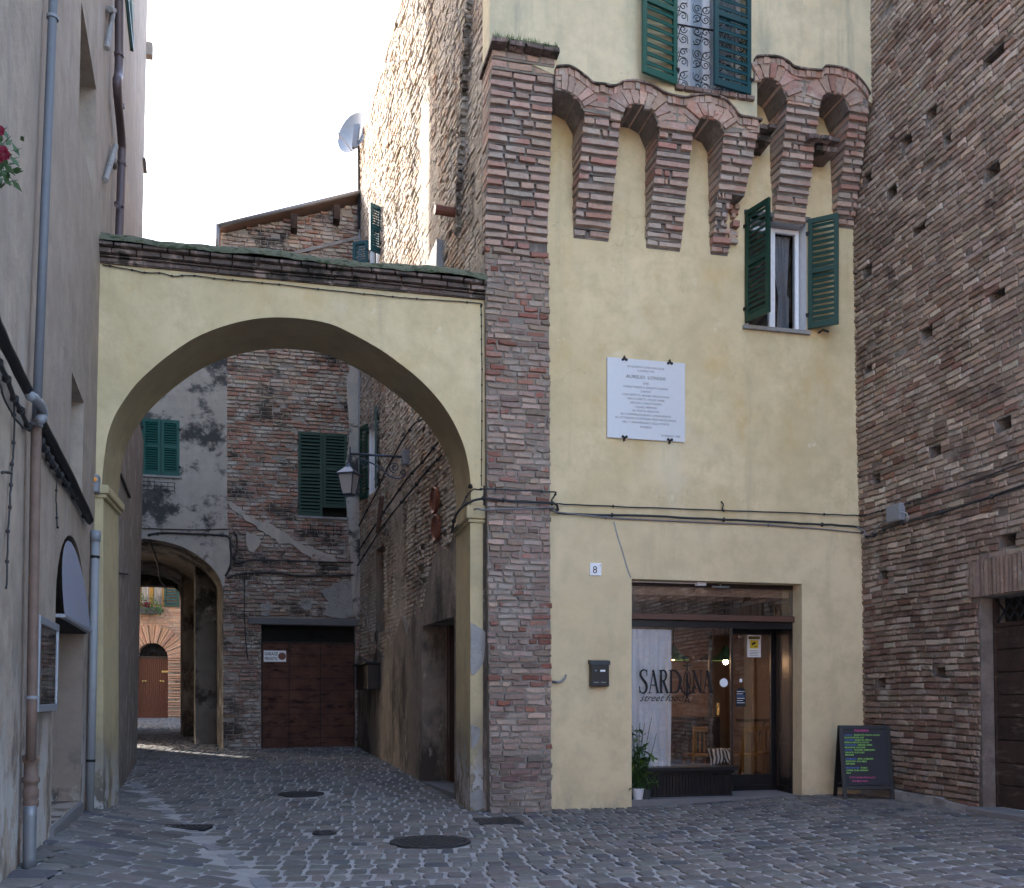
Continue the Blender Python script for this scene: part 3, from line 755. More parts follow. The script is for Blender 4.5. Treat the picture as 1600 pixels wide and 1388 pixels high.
def curtain(name, W, u0, u1, z0, z1, d, mat, folds, label, amp=.03, narrow=None, cat='curtain'):
    mb = MB(); n = 90; m_ = 24; vs = []
    for j in range(m_ + 1):
        t_ = j / m_; z = z1 + (z0 - z1) * t_
        a, b_ = (u0, u1) if not narrow else narrow(t_, u0, u1)
        for i in range(n + 1):
            s_ = i / n; ph = s_ * folds * 2 * math.pi + .5 * math.sin(s_ * 9 + t_ * 1.5) + .3 * math.sin(t_ * 4)
            vs.append(W.p(a + (b_ - a) * s_, z + (.008 * math.sin(ph) if t_ == 1 else 0), d + amp * (.5 + .5 * t_) * math.sin(ph) + .3 * amp * math.sin(ph * 2.3 + 1)))
    mb.add(vs, [(j * (n + 1) + i, j * (n + 1) + i + 1, (j + 1) * (n + 1) + i + 1, (j + 1) * (n + 1) + i) for j in range(m_) for i in range(n)], mat)
    return tag(mb.build(name, smooth=True), label, cat)

# top window, railing, shutters
window(YH, F, tw0 + .02, tw1 - .02, twz0 + .02, twz1, D - .22, 1, fw=.06)
darkroom(YH, F, tw0, tw1, twz0, twz1, D - .46)
curtain('curtain', F, tw0 + .06, tw1 - .06, twz0 + .06, twz1, D - .32, 'curtain_white', 9, 'white curtain behind the scrolled railing of the top window')
wl = F.uv(1003, 60, D + .1)[0]
shutter(YH, F, tw0, twz0 - .02, twz1, D + .03, F.uv(1003, 60, D + .16)[0] - tw0, .15, 'shutter_teal', 26, rails=(.42,), tilt=-.9, gap=.42, label='open left shutter of the top window folded back to the wall')
shutter(YH, F, tw1, twz0 + .0, twz1, D + .03, -(tw1 - tw0) * .54, .10, 'shutter_blue', 26, rails=(.42,), label='half closed right shutter of the top window')
mb = MB(); n = 9
for i in range(n):
    x0 = tw0 - .02 + (tw1 - tw0 + .08) * i / n; x1 = tw0 - .02 + (tw1 - tw0 + .08) * (i + 1) / n
    onebrick(mb, F, x0, x1, twz0 - .075, twz0 - .01, D - .1, D + .05 + ru(0, .01), 'brick_corbel', vary((.20, .15, .14)), .004, .008)
mb.build('sill', YH)
mb = MB()
rz0 = twz0 + .01; rz1 = F.uv(1060, 36, D)[1]; rm = tw0 + (tw1 - tw0) * .48; RD = D - .03
mb.tube([F.p(tw0, rz1, RD), F.p(tw1, rz1, RD)], .013, 'iron', 6); mb.tube([F.p(tw0, rz0, RD), F.p(tw1, rz0, RD)], .010, 'iron', 6)
def scroll(mb, W, c, r, start, turns, d, sgn=1, rad=.006, tail=None, m='iron'):
    pts = []; n_ = int(26 * turns)
    for i in range(n_ + 1):
        t_ = i / n_; a = start + sgn * turns * 2 * math.pi * t_; rr = r * (1 - .82 * t_)
        pts.append(W.p(c[0] + rr * math.cos(a), c[1] + rr * math.sin(a), d))
    if tail: pts = [W.p(q[0], q[1], d) for q in tail] + pts
    mb.tube(pts, rad, m, 5)
cell = .32; ncol = int((tw1 - tw0) / cell) + 1
for i in range(ncol + 1):
    for j in range(4):
        uu = tw0 + .06 + i * cell; zz = rz0 + .1 + j * cell * .95
        if uu > tw1 - .03: continue
        s = 1 if (i + j) % 2 else -1
        for k in (1, -1):
            for q in (1, -1):
                scroll(mb, F, (uu + k * .06, zz + q * .066), .055, math.pi / 2 * (1 - q * 1), 1.3, RD, s * k * q)
        mb.tube([F.p(*q, RD) for q in smooth_path([(uu - .12, zz - .12), (uu - .03, zz - .09), (uu + .0, zz), (uu + .03, zz + .09), (uu + .12, zz + .12)], 5) if tw0 < q[0] < tw1], .006, 'iron', 5)
        mb.tube([F.p(*q, RD) for q in smooth_path([(uu - .12, zz + .12), (uu - .1, zz + .02), (uu + .1, zz - .02), (uu + .12, zz - .12)], 5) if tw0 < q[0] < tw1] or [F.p(uu, zz, RD)] * 2, .005, 'iron', 5)
mb.build('railing', YH)

# small window with two open shutters
window(YH, F, w0[0] + .04, w1[0] - .03, wz0 + .03, wz1 - .06, -.16, 1, fw=.055)
darkroom(YH, F, w0[0], w1[0], wz0, wz1, -.42)
def tied(t_, a, b_):
    if t_ < .62: k = t_ / .62; return (a + (b_ - a) * .45 * k, b_ - (b_ - a) * .12 * k)
    k = (t_ - .62) / .38; return (a + (b_ - a) * (.45 - .08 * k), b_ - (b_ - a) * .02)
um = (w0[0] + w1[0]) / 2
curtain('curtain', F, um + .02, w1[0] - .1, wz0 + .06, wz1 - .1, -.30, 'curtain_grey', 5, 'dark grey lace curtain tied with green cord in the small window', .02, tied)
shutter(YH, F, w0[0] - .04, wz0 + .03, wz1 + .02, .03, .13, .44, 'shutter_dark', 26, rails=(.52,), label='left shutter of the small window standing out from the wall')
shutter(YH, F, w1[0] + .01, wz0 + .03, wz1 + .02, .03, .32, .27, 'shutter_dark', 26, rails=(.52,), label='right shutter of the small window half open')
mb = MB(); F.box(mb, w0[0] - .08, w1[0] + .04, wz0 - .05, wz0, -.16, .06, 'cement'); mb.build('sill', YH)
mb = MB(); F.box(mb, w0[0] - .05, w1[0] + .05, wz1, wz1 + .06, -.1, .03, 'lintel_wood'); mb.build('lintel', YH)
mb = MB(); p = F.uv(1283, 522, .02); mb.tube([F.p(p[0] - .03, p[1] + .02, .0), F.p(p[0] - .03, p[1] + .02, .12), F.p(p[0] + .05, p[1] - .01, .14)], .014, 'iron', 6); mb.build('shutter_catch', YH)

# ------------------------------------------------------------------ shop front
SH = thing('shop_front', F.p((o0[0] + o1[0]) / 2, 0, -.3), 'dark wooden shop front with large lettered window and recessed glass door', 'shop front')
SH.parent = None
dS = -.20; gzs = .07
y958 = F.uv(1100, 961, dS)[1]; y970 = F.uv(1100, 970, dS)[1]; so0 = o0[0] - .02; so1 = F.uv(1240, 1000, dS)[0] + .04
ztr = F.uv(1100, 918, dS)[1]
mb = MB()
F.box(mb, so0, so1 + .05, ztr, oz + .02, dS - .08, dS, 'dark_wood'); F.box(mb, so0, so1, y970, y958, dS - .08, dS + .05, 'brown_wood')
F.box(mb, so0, so1, y970 - .10, y970, dS - .08, dS - .01, 'black_paint')
F.box(mb, so1 - .06, so1 + .05, -.1, ztr, dS - .10, dS - .004, 'black_paint'); F.box(mb, so0, so0 + .03, -.1, ztr, dS - .09, dS - .004, 'black_paint')
vr = F.uv(1144, 1100, dS)[0]; zsill = F.uv(1100, 1198, dS)[1]
F.box(mb, vr - .02, vr + .012, zsill, y970 - .1, dS - .04, dS - .0, 'dark_wood')
F.box(mb, vr - .03, vr, zsill - .02, y970 - .1, dS - .75, dS - .70, 'dark_wood')
for i in range(8): pass
fr = mb.build('frame', SH, bevel=.004)
mb = MB()
F.box(mb, so0, vr + .05, zsill - .055, zsill, dS - .6, dS + .10, 'black_paint'); F.box(mb, so0, vr + .02, zsill - .10, zsill - .055, dS - .1, dS + .04, 'black_paint')
mb.build('window_sill', SH, bevel=.006)
mb = MB(); F.box(mb, so0, vr, -.1, zsill - .09, dS - .8, dS - .01, 'black_paint'); n = 34
for i in range(n):
    u = so0 + (vr - so0) * (i + .5) / n; F.box(mb, u - (vr - so0) / n * .38, u + (vr - so0) / n * .38, .06, zsill - .10, dS - .02, dS + .004, 'black_paint')
F.box(mb, so0, vr, -.1, .12, dS - .02, dS + .012, 'black_paint')
mb.build('stall_riser', SH, bevel=.002)
mb = MB(); F.box(mb, so0 - .02, so1 + .06, -.1, F.uv(1245, 1243, .0)[1], dS - 1, .04, 'stone_step'); mb.build('threshold', SH)
mb = MB()
mb.poly([F.p(so0, zsill, dS - .02), F.p(vr, zsill, dS - .02), F.p(vr, y970 - .1, dS - .02), F.p(so0, y970 - .1, dS - .02)], 'shop_glass')
mb.poly([F.p(vr - .005, zsill, dS - .02), F.p(vr - .005, zsill, dS - .72), F.p(vr - .005, y970 - .1, dS - .72), F.p(vr - .005, y970 - .1, dS - .02)], 'shop_glass')
pane = mb.build('display_pane', SH)
mb = MB(); mb.poly([F.p(so0, y958, dS - .03), F.p(so1, y958, dS - .03), F.p(so1, ztr, dS - .03), F.p(so0, ztr, dS - .03)], 'shop_glass'); mb.build('transom_pane', SH)
# recessed door and folded panel
dD = dS - .62
da, db = F.uv(1146, 1100, dD)[0] - .1, F.uv(1213, 1100, dD)[0]
zd0 = F.uv(1180, 1238, dD)[1]; zdt = F.uv(1180, 985, dD)[1]
mb = MB()
F.box(mb, da, db, zdt, y970, dD - .05, dD + .02, 'black_paint')
F.box(mb, da, da + .07, zd0, zdt, dD - .05, dD, 'black_paint'); F.box(mb, db - .09, db, zd0, zdt, dD - .05, dD, 'black_paint')
F.box(mb, da + .07, db - .09, zd0, zd0 + .27, dD - .05, dD, 'black_paint'); F.box(mb, da + .1, db - .12, zd0 + .06, zd0 + .11, dD, dD + .012, 'black_paint')
F.box(mb, da + .07, db - .09, zdt - .06, zdt, dD - .05, dD, 'black_paint')
dr = mb.build('door', SH, bevel=.004)
mb = MB(); mb.poly([F.p(da + .07, zd0 + .27, dD - .02), F.p(db - .09, zd0 + .27, dD - .02), F.p(db - .09, zdt - .06, dD - .02), F.p(da + .07, zdt - .06, dD - .02)], 'shop_glass'); mb.build('door_pane', dr)
hp = F.uv(1124, 1105, dS - .4); mb = MB()
mb.tube([F.p(hp[0], hp[1], dS - .45), F.p(hp[0] + .16, hp[1] + .01, dS - .45)], .012, 'brass', 8); mb.box(F.p(hp[0], hp[1] - .03, dS - .46), F.U * .018, F.N * .008, Vector((0, 0, .09)), 'brass'); mb.build('door_handle', dr)
pa_ = F.p(db - .01, 0, dD + .02); pb_ = F.p(so1 - .05, 0, dS - .03); PW = Wall((pa_.x, pa_.y), ((pb_ - pa_).x, (pb_ - pa_).y)); pl = (pb_ - pa_).length
mb = MB(); PW.box(mb, 0, pl, zd0, y970, -.05, 0, 'black_paint')
for a, b_ in ((zd0 + .1, zd0 + .75), (zd0 + .85, y970 - .15)):
    for k in (0, 1): PW.box(mb, .06 + (pl - .16) * k, .09 + (pl - .16) * k, a, b_, 0, .014, 'dark_wood')
    PW.box(mb, .06, pl - .07, a, a + .03, 0, .016, 'dark_wood'); PW.box(mb, .06, pl - .07, b_ - .03, b_, 0, .016, 'dark_wood')
mb.build('door_panel', SH, bevel=.003)
# lettering on the glass (drawn stroke by stroke)
def stroke(mb, W, pts, ws, d, m):
    pts = [Vector(p) for p in pts]; vs = []
    for i, p in enumerate(pts):
        t_ = (pts[min(i + 1, len(pts) - 1)] - pts[max(i - 1, 0)]).normalized(); n = Vector((-t_.y, t_.x)); w_ = ws[i] if isinstance(ws, list) else ws
        vs += [p + n * w_ / 2, p - n * w_ / 2]
    mb.add([W.p(v.x, v.y, d) for v in vs], [(2 * i, 2 * i + 1, 2 * i + 3, 2 * i + 2) for i in range(len(pts) - 1)], m)
lt = MB(); LD = dS - .012
lx0, lz1 = F.uv(999, 1047, LD); lx1, lz0 = F.uv(1115, 1083, LD); hh = lz1 - lz0; ww = lx1 - lx0
def gl(x, y): return (lx0 + ww * x, lz0 + hh * y)
def st(p, w_, m='lettering'): stroke(lt, F, [gl(*q) for q in p], w_, LD, m)
tk, tn, sf = .034, .012, .012
def serif(x, y, s=.028): st([(x - s, y), (x + s, y)], sf)
s_pts = smooth_path([(.100, .78), (.092, .96), (.055, 1.0), (.022, .93), (.018, .76), (.045, .60), (.085, .42), (.098, .22), (.080, .05), (.048, -.01), (.012, .06), (.004, .26)], 5)
st(s_pts, [ww and (.014 + .024 * math.sin(math.pi * i / (len(s_pts) - 1)) ** 2) for i in range(len(s_pts))]); st([(.004, .0), (.004, .3)], .01); st([(.1, .72), (.1, 1.0)], .01)
st([(.135, 0), (.185, 1.0)], tn); st([(.182, 1.0), (.245, 0)], tk); st([(.150, .34), (.222, .34)], .014); serif(.135, .0); serif(.245, .0, .03)
st([(.288, 0), (.288, 1)], tk); serif(.288, 0); serif(.285, .99); r_ = smooth_path([(.288, .98), (.335, .97), (.358, .78), (.338, .56), (.29, .53)], 5); st(r_, [.014 + .016 * math.sin(math.pi * i / (len(r_) - 1)) for i in range(len(r_))]); st([(.318, .54), (.375, 0)], tk); serif(.382, .0, .02)
st([(.422, 0), (.422, 1)], tk); serif(.418, 0); serif(.418, .99); r_ = smooth_path([(.42, .985), (.48, .97), (.538, .72), (.545, .45), (.505, .06), (.42, .012)], 5); st(r_, [.014 + .026 * math.sin(math.pi * i / (len(r_) - 1)) for i in range(len(r_))])
st([(.73, 0), (.73, 1)], .013); serif(.73, 0, .025); serif(.722, .99, .02); st([(.725, 1), (.825, 0)], tk); st([(.827, 0), (.827, 1)], .013); serif(.827, .99, .026)
st([(.865, 0), (.915, 1.0)], tn); st([(.912, 1.0), (.975, 0)], tk); st([(.88, .34), (.952, .34)], .014); serif(.865, .0, .024); serif(.975, .0, .028)
# upright fish shaped anchor standing for the letter I
ix = .64
st(smooth_path([(ix, 1.02), (ix - .035, .8), (ix - .042, .45), (ix - .03, .05), (ix - .008, -.18), (ix - .035, -.42)], 5), .012); st(smooth_path([(ix, 1.02), (ix + .035, .8), (ix + .042, .45), (ix + .03, .05), (ix + .008, -.18), (ix + .035, -.42)], 5), .012)
st([(ix - .035, -.42), (ix, -.33), (ix + .035, -.42)], .012); st([(ix, .9), (ix, -.2)], .03); st([(ix - .01, .6), (ix + .03, .2)], .03)
st([(ix, 1.0), (ix, 1.35)], .014); st([(ix - .06, 1.2), (ix + .06, 1.2)], .018); st([(ix + .045 * math.cos(a * .5), 1.47 + .14 * math.sin(a * .5)) for a in range(14)], .013)
st(smooth_path([(ix - .085, .24), (ix - .055, .04), (ix, -.04), (ix + .06, .04), (ix + .1, .28)], 5), .026); st([(ix + .07, .2), (ix + .105, .36), (ix + .12, .16)], .02); st([(ix - .07, .2), (ix - .09, .36), (ix - .10, .16)], .016)
sp = F.uv(999, 1096, LD); strip_text(lt, 'street food', F, sp[0], sp[1], .145, LD, 'lettering', 'LEFT', shear=.55, sx=.98)
lt.build('lettering', pane)
mb = MB(); p = F.uv(1131, 1067, LD); mb.lathe(F.p(p[0], p[1], LD), [(.0, .0), (.062, .0), (.062, .002), (0, .002)], 'white_paint', 24, up=F.N, sx=F.U); mb.build('round_sticker', pane)
# camera notice and small chalk tag on the door pane
mb = MB(); q0 = F.uv(1168, 1027, dD + .01); q1 = F.uv(1189, 993, dD + .01)
F.box(mb, q0[0], q1[0], q0[1], q1[1], dD - .01, dD + .008, 'white_paint'); wq = q1[0] - q0[0]; hq = q1[1] - q0[1]
F.box(mb, q0[0] + wq * .08, q1[0] - wq * .08, q1[1] - hq * .18, q1[1] - hq * .05, dD, dD + .011, 'black_paint'); F.box(mb, q0[0] + wq * .18, q1[0] - wq * .2, q0[1] + hq * .40, q1[1] - hq * .22, dD, dD + .011, 'sign_yellow')
mb.box(F.p(q0[0] + wq * .45, q0[1] + hq * .62, dD + .012), (F.U * .8 + Vector((0, 0, .4))) * wq * .17, (Vector((0, 0, .8)) - F.U * .4) * wq * .08, F.N * .001, 'black_paint')
F.box(mb, q0[0] + wq * .5, q0[0] + wq * .72, q0[1] + hq * .47, q0[1] + hq * .50, dD, dD + .013, 'black_paint')
for k in range(4): F.box(mb, q0[0] + wq * .15, q1[0] - wq * (.15 + .1 * (k % 2)), q0[1] + hq * (.08 + .07 * k), q0[1] + hq * (.095 + .07 * k), dD, dD + .010, 'letter_soft')
strip_text(mb, 'ATTENZIONE', F, (q0[0] + q1[0]) / 2, q1[1] - hq * .155, wq * .15, dD + .0125, 'sign_yellow')
tag(mb.build('camera_notice'), 'white notice with yellow security camera symbol on the shop door glass', 'notice')
mb = MB(); q0 = F.uv(1150, 1104, dS - .3); q1 = F.uv(1165, 1078, dS - .3); DZ = dS - .3; um_ = (q0[0] + q1[0]) / 2
F.box(mb, q0[0], q1[0], q0[1], q1[1] - .02, DZ - .01, DZ, 'slate'); tri_prism(mb, F, [(q0[0], q1[1] - .02), (q1[0], q1[1] - .02), (q1[0] - .03, q1[1] + .03), (q0[0] + .03, q1[1] + .03)], DZ - .01, DZ, 'slate')
for k in range(6): F.box(mb, q0[0] + .015, q1[0] - .015 - .03 * (k % 3 == 1), q1[1] - .03 - k * .033, q1[1] - .022 - k * .033, DZ, DZ + .002, 'white_paint' if k != 2 else 'chalk_blue')
mb.tube([F.p(um_, q1[1] + .13, DZ), F.p(q0[0] + .04, q1[1] + .03, DZ)], .003, 'brass', 4); mb.tube([F.p(um_, q1[1] + .13, DZ), F.p(q1[0] - .04, q1[1] + .03, DZ)], .003, 'brass', 4)
F.box(mb, um_ - .02, um_ + .02, q1[1] + .11, q1[1] + .16, DZ - .004, DZ + .006, 'white_paint')
tag(mb.build('door_tag'), 'small dark chalk tag shaped like a bottle hanging at the shop door', 'sign')
# the room behind
mb = MB(); r0, r1 = so0 - 1.0, so1 + 1.2; Zf, Zc = .14, 2.95; q = [F.p(u, z, dS - .80) for u, z in rect(r0, r1, Zf, Zc)]; r_ = [F.p(u, z, dS - 4.6) for u, z in rect(r0, r1, Zf, Zc)]
mb.add(q + r_, [(1, 2, 6, 5), (2, 3, 7, 6), (3, 0, 4, 7), (4, 5, 6, 7)], 'interior_wall'); mb.add(q + r_, [(0, 1, 5, 4)], 'brown_wood')
F.box(mb, r0, r1, Zc - .0, ztr + .3, dS - 4.6, dS - .10, 'interior_wall'); F.box(mb, so0 - .05, so0, 0, Zc, dS - .8, dS - .1, 'interior_wall')
F.box(mb, r0, so0 - .04, Zf, Zc, dS - .85, dS - .8, 'interior_wall'); F.box(mb, so1 + .1, r1, Zf, Zc, dS - .85, dS - .8, 'interior_wall')
mb.build('shop_room', SH)
q = F.uv(1047, 980, dS - .12); q2 = F.uv(1049, 1194, dS - .12)
curtain('curtain', F, so0 + .01, q[0], zsill + .01, y970 - .13, dS - .085, 'curtain_white', 7, 'long white curtain hanging at the left of the shop window', .032)
def chair(px, py, d, label):
    u = F.uv(px, py, d)[0]; T = thing('chair', F.p(u, Zf, d), label, 'chair', 'yellow chairs inside the shop')
    mb = MB(); F.box(mb, u - .2, u + .2, Zf + .43, Zf + .46, d - .2, d + .2, 'yellow_wood'); mb.build('seat', T)
    for a in (-1, 1):
        for b_ in (-1, 1):
            mb = MB(); mb.tube([F.p(u + a * .19, Zf, d + b_ * .19), F.p(u + a * .17, Zf + .43, d + b_ * .17)], .016, 'yellow_wood', 8); mb.build('leg', T)
    mb = MB()
    for a in (-1, 1): mb.tube([F.p(u + a * .18, Zf + .44, d + .18), F.p(u + a * .18, Zf + .86, d + .23)], .018, 'yellow_wood', 8)
    for k in range(5): F.box(mb, u - .15 + k * .07, u - .13 + k * .07, Zf + .5, Zf + .84, d + .19, d + .21, 'yellow_wood')
    F.box(mb, u - .2, u + .2, Zf + .82, Zf + .90, d + .19, d + .23, 'yellow_wood'); mb.build('backrest', T)
chair(1092, 1180, dS - 1.6, 'yellow wooden chair behind the display window beside the cushion'); chair(1168, 1190, dS - 1.5, 'yellow wooden chair seen through the glass door, nearer the window'); chair(1200, 1190, dS - 1.9, 'yellow wooden chair seen at the right edge of the glass door')
# cushion
mb = MB(); cu_ = F.uv(1124, 1190, dS - .3); n = 14; vs = []; cols = []
for sgn in (1, -1):
    for j in range(n + 1):
        for i in range(n + 1):
            x = i / n * 2 - 1; y = j / n * 2 - 1; th = (1 - x ** 4) * (1 - y ** 4); pn = 1 - .12 * (1 - x * x) * abs(y) ** 3; pm = 1 - .12 * (1 - y * y) * abs(x) ** 3
            vs.append(F.p(cu_[0] + x * .155 * pm, zsill + .125 + y * .125 * pn + x * .015, dS - .32 + y * -.05 + sgn * .06 * th ** .6))
m1 = MB(); 
fs = [(o * (n + 1) ** 2 + j * (n + 1) + i, o * (n + 1) ** 2 + j * (n + 1) + i + 1, o * (n + 1) ** 2 + (j + 1) * (n + 1) + i + 1, o * (n + 1) ** 2 + (j + 1) * (n + 1) + i) for o in (0, 1) for j in range(n) for i in range(n)]
mb.add(vs, fs, 'marble')
mm, tt, bb = newmat('zebra'); wv = tt.nodes.new('ShaderNodeTexWave'); wv.inputs['Scale'].default_value = 5.5; wv.inputs['Distortion'].default_value = 5; wv.inputs['Detail'].default_value = 1.5
tcn = tt.nodes.new('ShaderNodeTexCoord'); tt.links.new(tcn.outputs['Object'], wv.inputs[0]); tt.links.new(mixc(tt, ramp(tt, wv.outputs['Fac'], .42, .5), (.01, .01, .01), (.8, .8, .8)), bb.inputs['Base Color'])
mb.mats = ['zebra']; tag(mb.build('cushion', smooth=True), 'black and white zebra striped cushion on the shop window sill', 'cushion')
# pendant lamps inside
def pendant(px, py, d, mat, label):
    u, z = F.uv(px, py, d); T = thing('pendant_lamp', F.p(u, z, d), label, 'lamp', 'pendant lamps inside the shop')
    mb = MB(); mb.tube([F.p(u, Zc, d), F.p(u, z + .22, d)], .006, 'cable', 5); mb.build('cord', T)
    mb = MB(); mb.lathe(F.p(u, z, d), [(.03, .23), (.05, .2), (.09, .12), (.24, .02), (.25, 0), (.235, .005), (.085, .10), (.045, .18)], mat, 20); mb.build('lamp_shade', T, smooth=True)
    mb = MB(); mb.lathe(F.p(u, z + .0, d), [(.0, .09), (.018, .07), (.03, .03), (.02, .005), (0, 0)], 'bulb', 12); mb.build('bulb', T, smooth=True)
    l = bpy.data.lights.new('bulb_light', 'POINT'); l.energy = 2.2; l.color = (1, .6, .32); l.shadow_soft_size = .04; lo = bpy.data.objects.new('bulb_light', l); COL.objects.link(lo); lo.parent = T; lo.location = (0, 0, -.02)
pendant(1052, 1032, dS - 1.1, 'green_shade', 'green pendant lamp behind the shop window beside the curtain'); pendant(1114, 1033, dS - 2.0, 'fabric_black', 'black pendant lamp behind the last letters of the shop window')
# shelf boards and counter on the back wall
for a, b_, y0, d_ in ((1080, 1118, 1134, -2.6), (1162, 1205, 1128, -2.4)):
    mb = MB(); u0, z0 = F.uv(a, y0, dS + d_); u1 = F.uv(b_, y0, dS + d_)[0]; F.box(mb, u0, u1, z0, z0 + .04, dS + d_ - .3, dS + d_, 'dark_wood')
    mb.tube([F.p(u1 - .1, z0, dS + d_ - .02), F.p(u1 - .1, z0 - .28, dS + d_ - .3)], .012, 'iron', 6)
    mb.build('shelf', SH)
mb = MB(); F.box(mb, so0 + .1, so1 + .3, Zf, Zf + .0 + 1.0, dS - 4.3, dS - 3.6, 'dark_wood'); mb.build('counter', SH)
# shop light bar above the transom
mb = MB(); q = F.uv(1098, 911, -.05); F.box(mb, q[0] - .08, q[0] + .06, oz - .05, oz - .005, -.14, -.06, 'white_paint'); mb.tube([F.p(o0[0] + .02, oz - .02, -.1), F.p(q[0] - .08, oz - .02, -.1)], .008, 'white_paint', 6)
q = F.uv(1128, 914, -.05); mb.tube([F.p(q[0] - .13, oz - .06, -.09), F.p(q[0] + .13, oz - .06, -.09)], .014, 'box_grey', 8); mb.tube([F.p(q[0], oz, -.09), F.p(q[0], oz - .06, -.09)], .008, 'box_grey', 6)
tag(mb.build('sensor_light'), 'thin lamp bar and white sensor fixed under the top of the shop opening', 'lamp')

# ------------------------------------------------------------------ things fixed to the yellow house
def cable(name, pts, r, label, m='cable', n=6, W=None, d=.03, nsm=6, cat='cable', clips=0):
    if W is not None: pts = [W.p(*W.uv(x, y, dd if len(q_) > 2 else d), dd if len(q_) > 2 else d) for q_ in pts for x, y, dd in [(q_[0], q_[1], q_[2] if len(q_) > 2 else d)]]
    pts = smooth_path([tuple(p) for p in pts], nsm); mb = MB()
    pts = [(p[0] + ru(-.003, .003), p[1], p[2] + ru(-.004, .004)) for p in pts]
    mb.tube(pts, r, m, n)
    if clips:
        st_ = max(1, len(pts) // clips)
        for i in range(st_ // 2, len(pts) - 1, st_): mb.tube([pts[i], tuple(Vector(pts[i]) + (Vector(pts[i + 1]) - Vector(pts[i])).normalized() * .02)], r * 1.9, m, 6)
    return tag(mb.build(name, smooth=True), label, cat)
# stone plaque
PQ = thing('wall_plaque', F.p(F.uv(1009, 690)[0], F.uv(1009, 690)[1], .02), 'white marble plaque with engraved Italian inscription on the yellow wall', 'plaque')
p0 = F.uv(948, 684, .02); p1 = F.uv(1070, 568, .02); z0 = F.uv(1009, 688, .02)[1]; z1 = F.uv(1009, 563, .02)[1]
mb = MB(); out = []
def scal(a, b_, nrm, n):
    r_ = []
    for i in range(n):
        for k in (0, .25, .5, .75):
            t_ = (i + k) / n; o = .009 * abs(math.sin(math.pi * (i + k) * 1.0)); r_.append((a[0] + (b_[0] - a[0]) * t_ + nrm[0] * (o - .009), a[1] + (b_[1] - a[1]) * t_ + nrm[1] * (o - .009)))
    return r_
cs = [(p0[0], z0), (p1[0], z0), (p1[0], z1), (p0[0], z1)]
out = scal(cs[0], cs[1], (0, -1), 30) + scal(cs[1], cs[2], (1, 0), 30) + scal(cs[2], cs[3], (0, 1), 30) + scal(cs[3], cs[0], (-1, 0), 30)
slab(mb, F, out, 'marble', d=.035, body=.035); mb.build('slab', PQ)
lines = [('IN QUESTA CASA NACQUE', .100, 1.25, 0), ('IL 8 APRILE 1903', .145, 1.25, 0), ('AURELIO  LONGHI', .225, 2.1, 0), ('CHE', .300, 1.2, 0), ('NOBILITANDO IL DIALETTO JESINO', .352, 1.25, 0), ('CANTO\'', .402, 1.25, 0), ('CON AFFETTO, IRONIA, MALINCONIA', .452, 1.3, 0), ('VIRTU\' E DIFETTI, VITA ED OPERE', .500, 1.3, 0), ('DEI SUOI CONCITTADINI', .548, 1.3, 0), ('I QUALI MEMORI', .598, 1.3, 0), ('AL POETA ARGUTO', .645, 1.3, 0), ('AL COMMEDIOGRAFO UMANISSIMO', .695, 1.3, 0), ('AL CITTADINO DI INTEGRA FEDE MAZZINIANA', .742, 1.3, 0), ('NEL 1° ANNIVERSARIO DELLA MORTE', .792, 1.3, 0), ('POSERO', .845, 1.3, 0), ('26 MARZO 1980', .935, 1.3, 1)]
mb = MB(); Wp = p1[0] - p0[0]; Hp = z1 - z0
WID = {0: .50, 1: .30, 2: .56, 3: .07, 4: .66, 5: .13, 6: .67, 7: .62, 8: .45, 9: .32, 10: .36, 11: .66, 12: .88, 13: .68, 14: .15, 15: .28}
for i, (t_, y_, s_, al) in enumerate(lines):
    size = Hp * (.036 if i != 2 else .060); approx = len(t_) * size * .62
    sx = WID[i] * Wp / approx
    if al: strip_text(mb, t_, F, p1[0] - Wp * .05 - WID[i] * Wp / 2, z1 - Hp * y_ - size * .3, size, .0365, 'letter_soft', sx=sx)
    else: strip_text(mb, t_, F, (p0[0] + p1[0]) / 2 - .01, z1 - Hp * y_ - size * .3, size, .0365, 'letter_soft', sx=sx, bold=.004 if i == 2 else 0)
mb.build('inscription', PQ)
for fu, top_ in ((.22, 1), (.80, 1), (.22, 0), (.80, 0)):
    mb = MB(); u = p0[0] + Wp * fu; zz = z1 - .02 if top_ else z0 + .02; s = 1 if top_ else -1
    for k in (-1, 0, 1): mb.lathe(F.p(u + k * .026, zz + s * (.012 if k == 0 else -.004), .036), [(.0, .02), (.016, .016), (.019, 0)], 'iron', 10, up=F.N, sx=F.U)
    F.box(mb, u - .008, u + .008, min(zz, zz + s * .05), max(zz, zz + s * .05), 0, .045, 'iron'); mb.build('clamp', PQ)
# house number
mb = MB(); q0 = F.uv(922, 899, .07); q1 = F.uv(940, 880, .07); F.box(mb, q0[0], q1[0], q0[1], q1[1], .05, .065, 'white_paint')
strip_text(mb, '8', F, (q0[0] + q1[0]) / 2 - .01, q0[1] + .03, .14, .0665, 'lettering', bold=0); strip_text(mb, 'B', F, q1[0] - .018, q1[1] - .04, .03, .0665, 'lettering')
tag(mb.build('house_number', bevel=.003), 'white house number plate reading 8 left of the shop opening', 'sign')
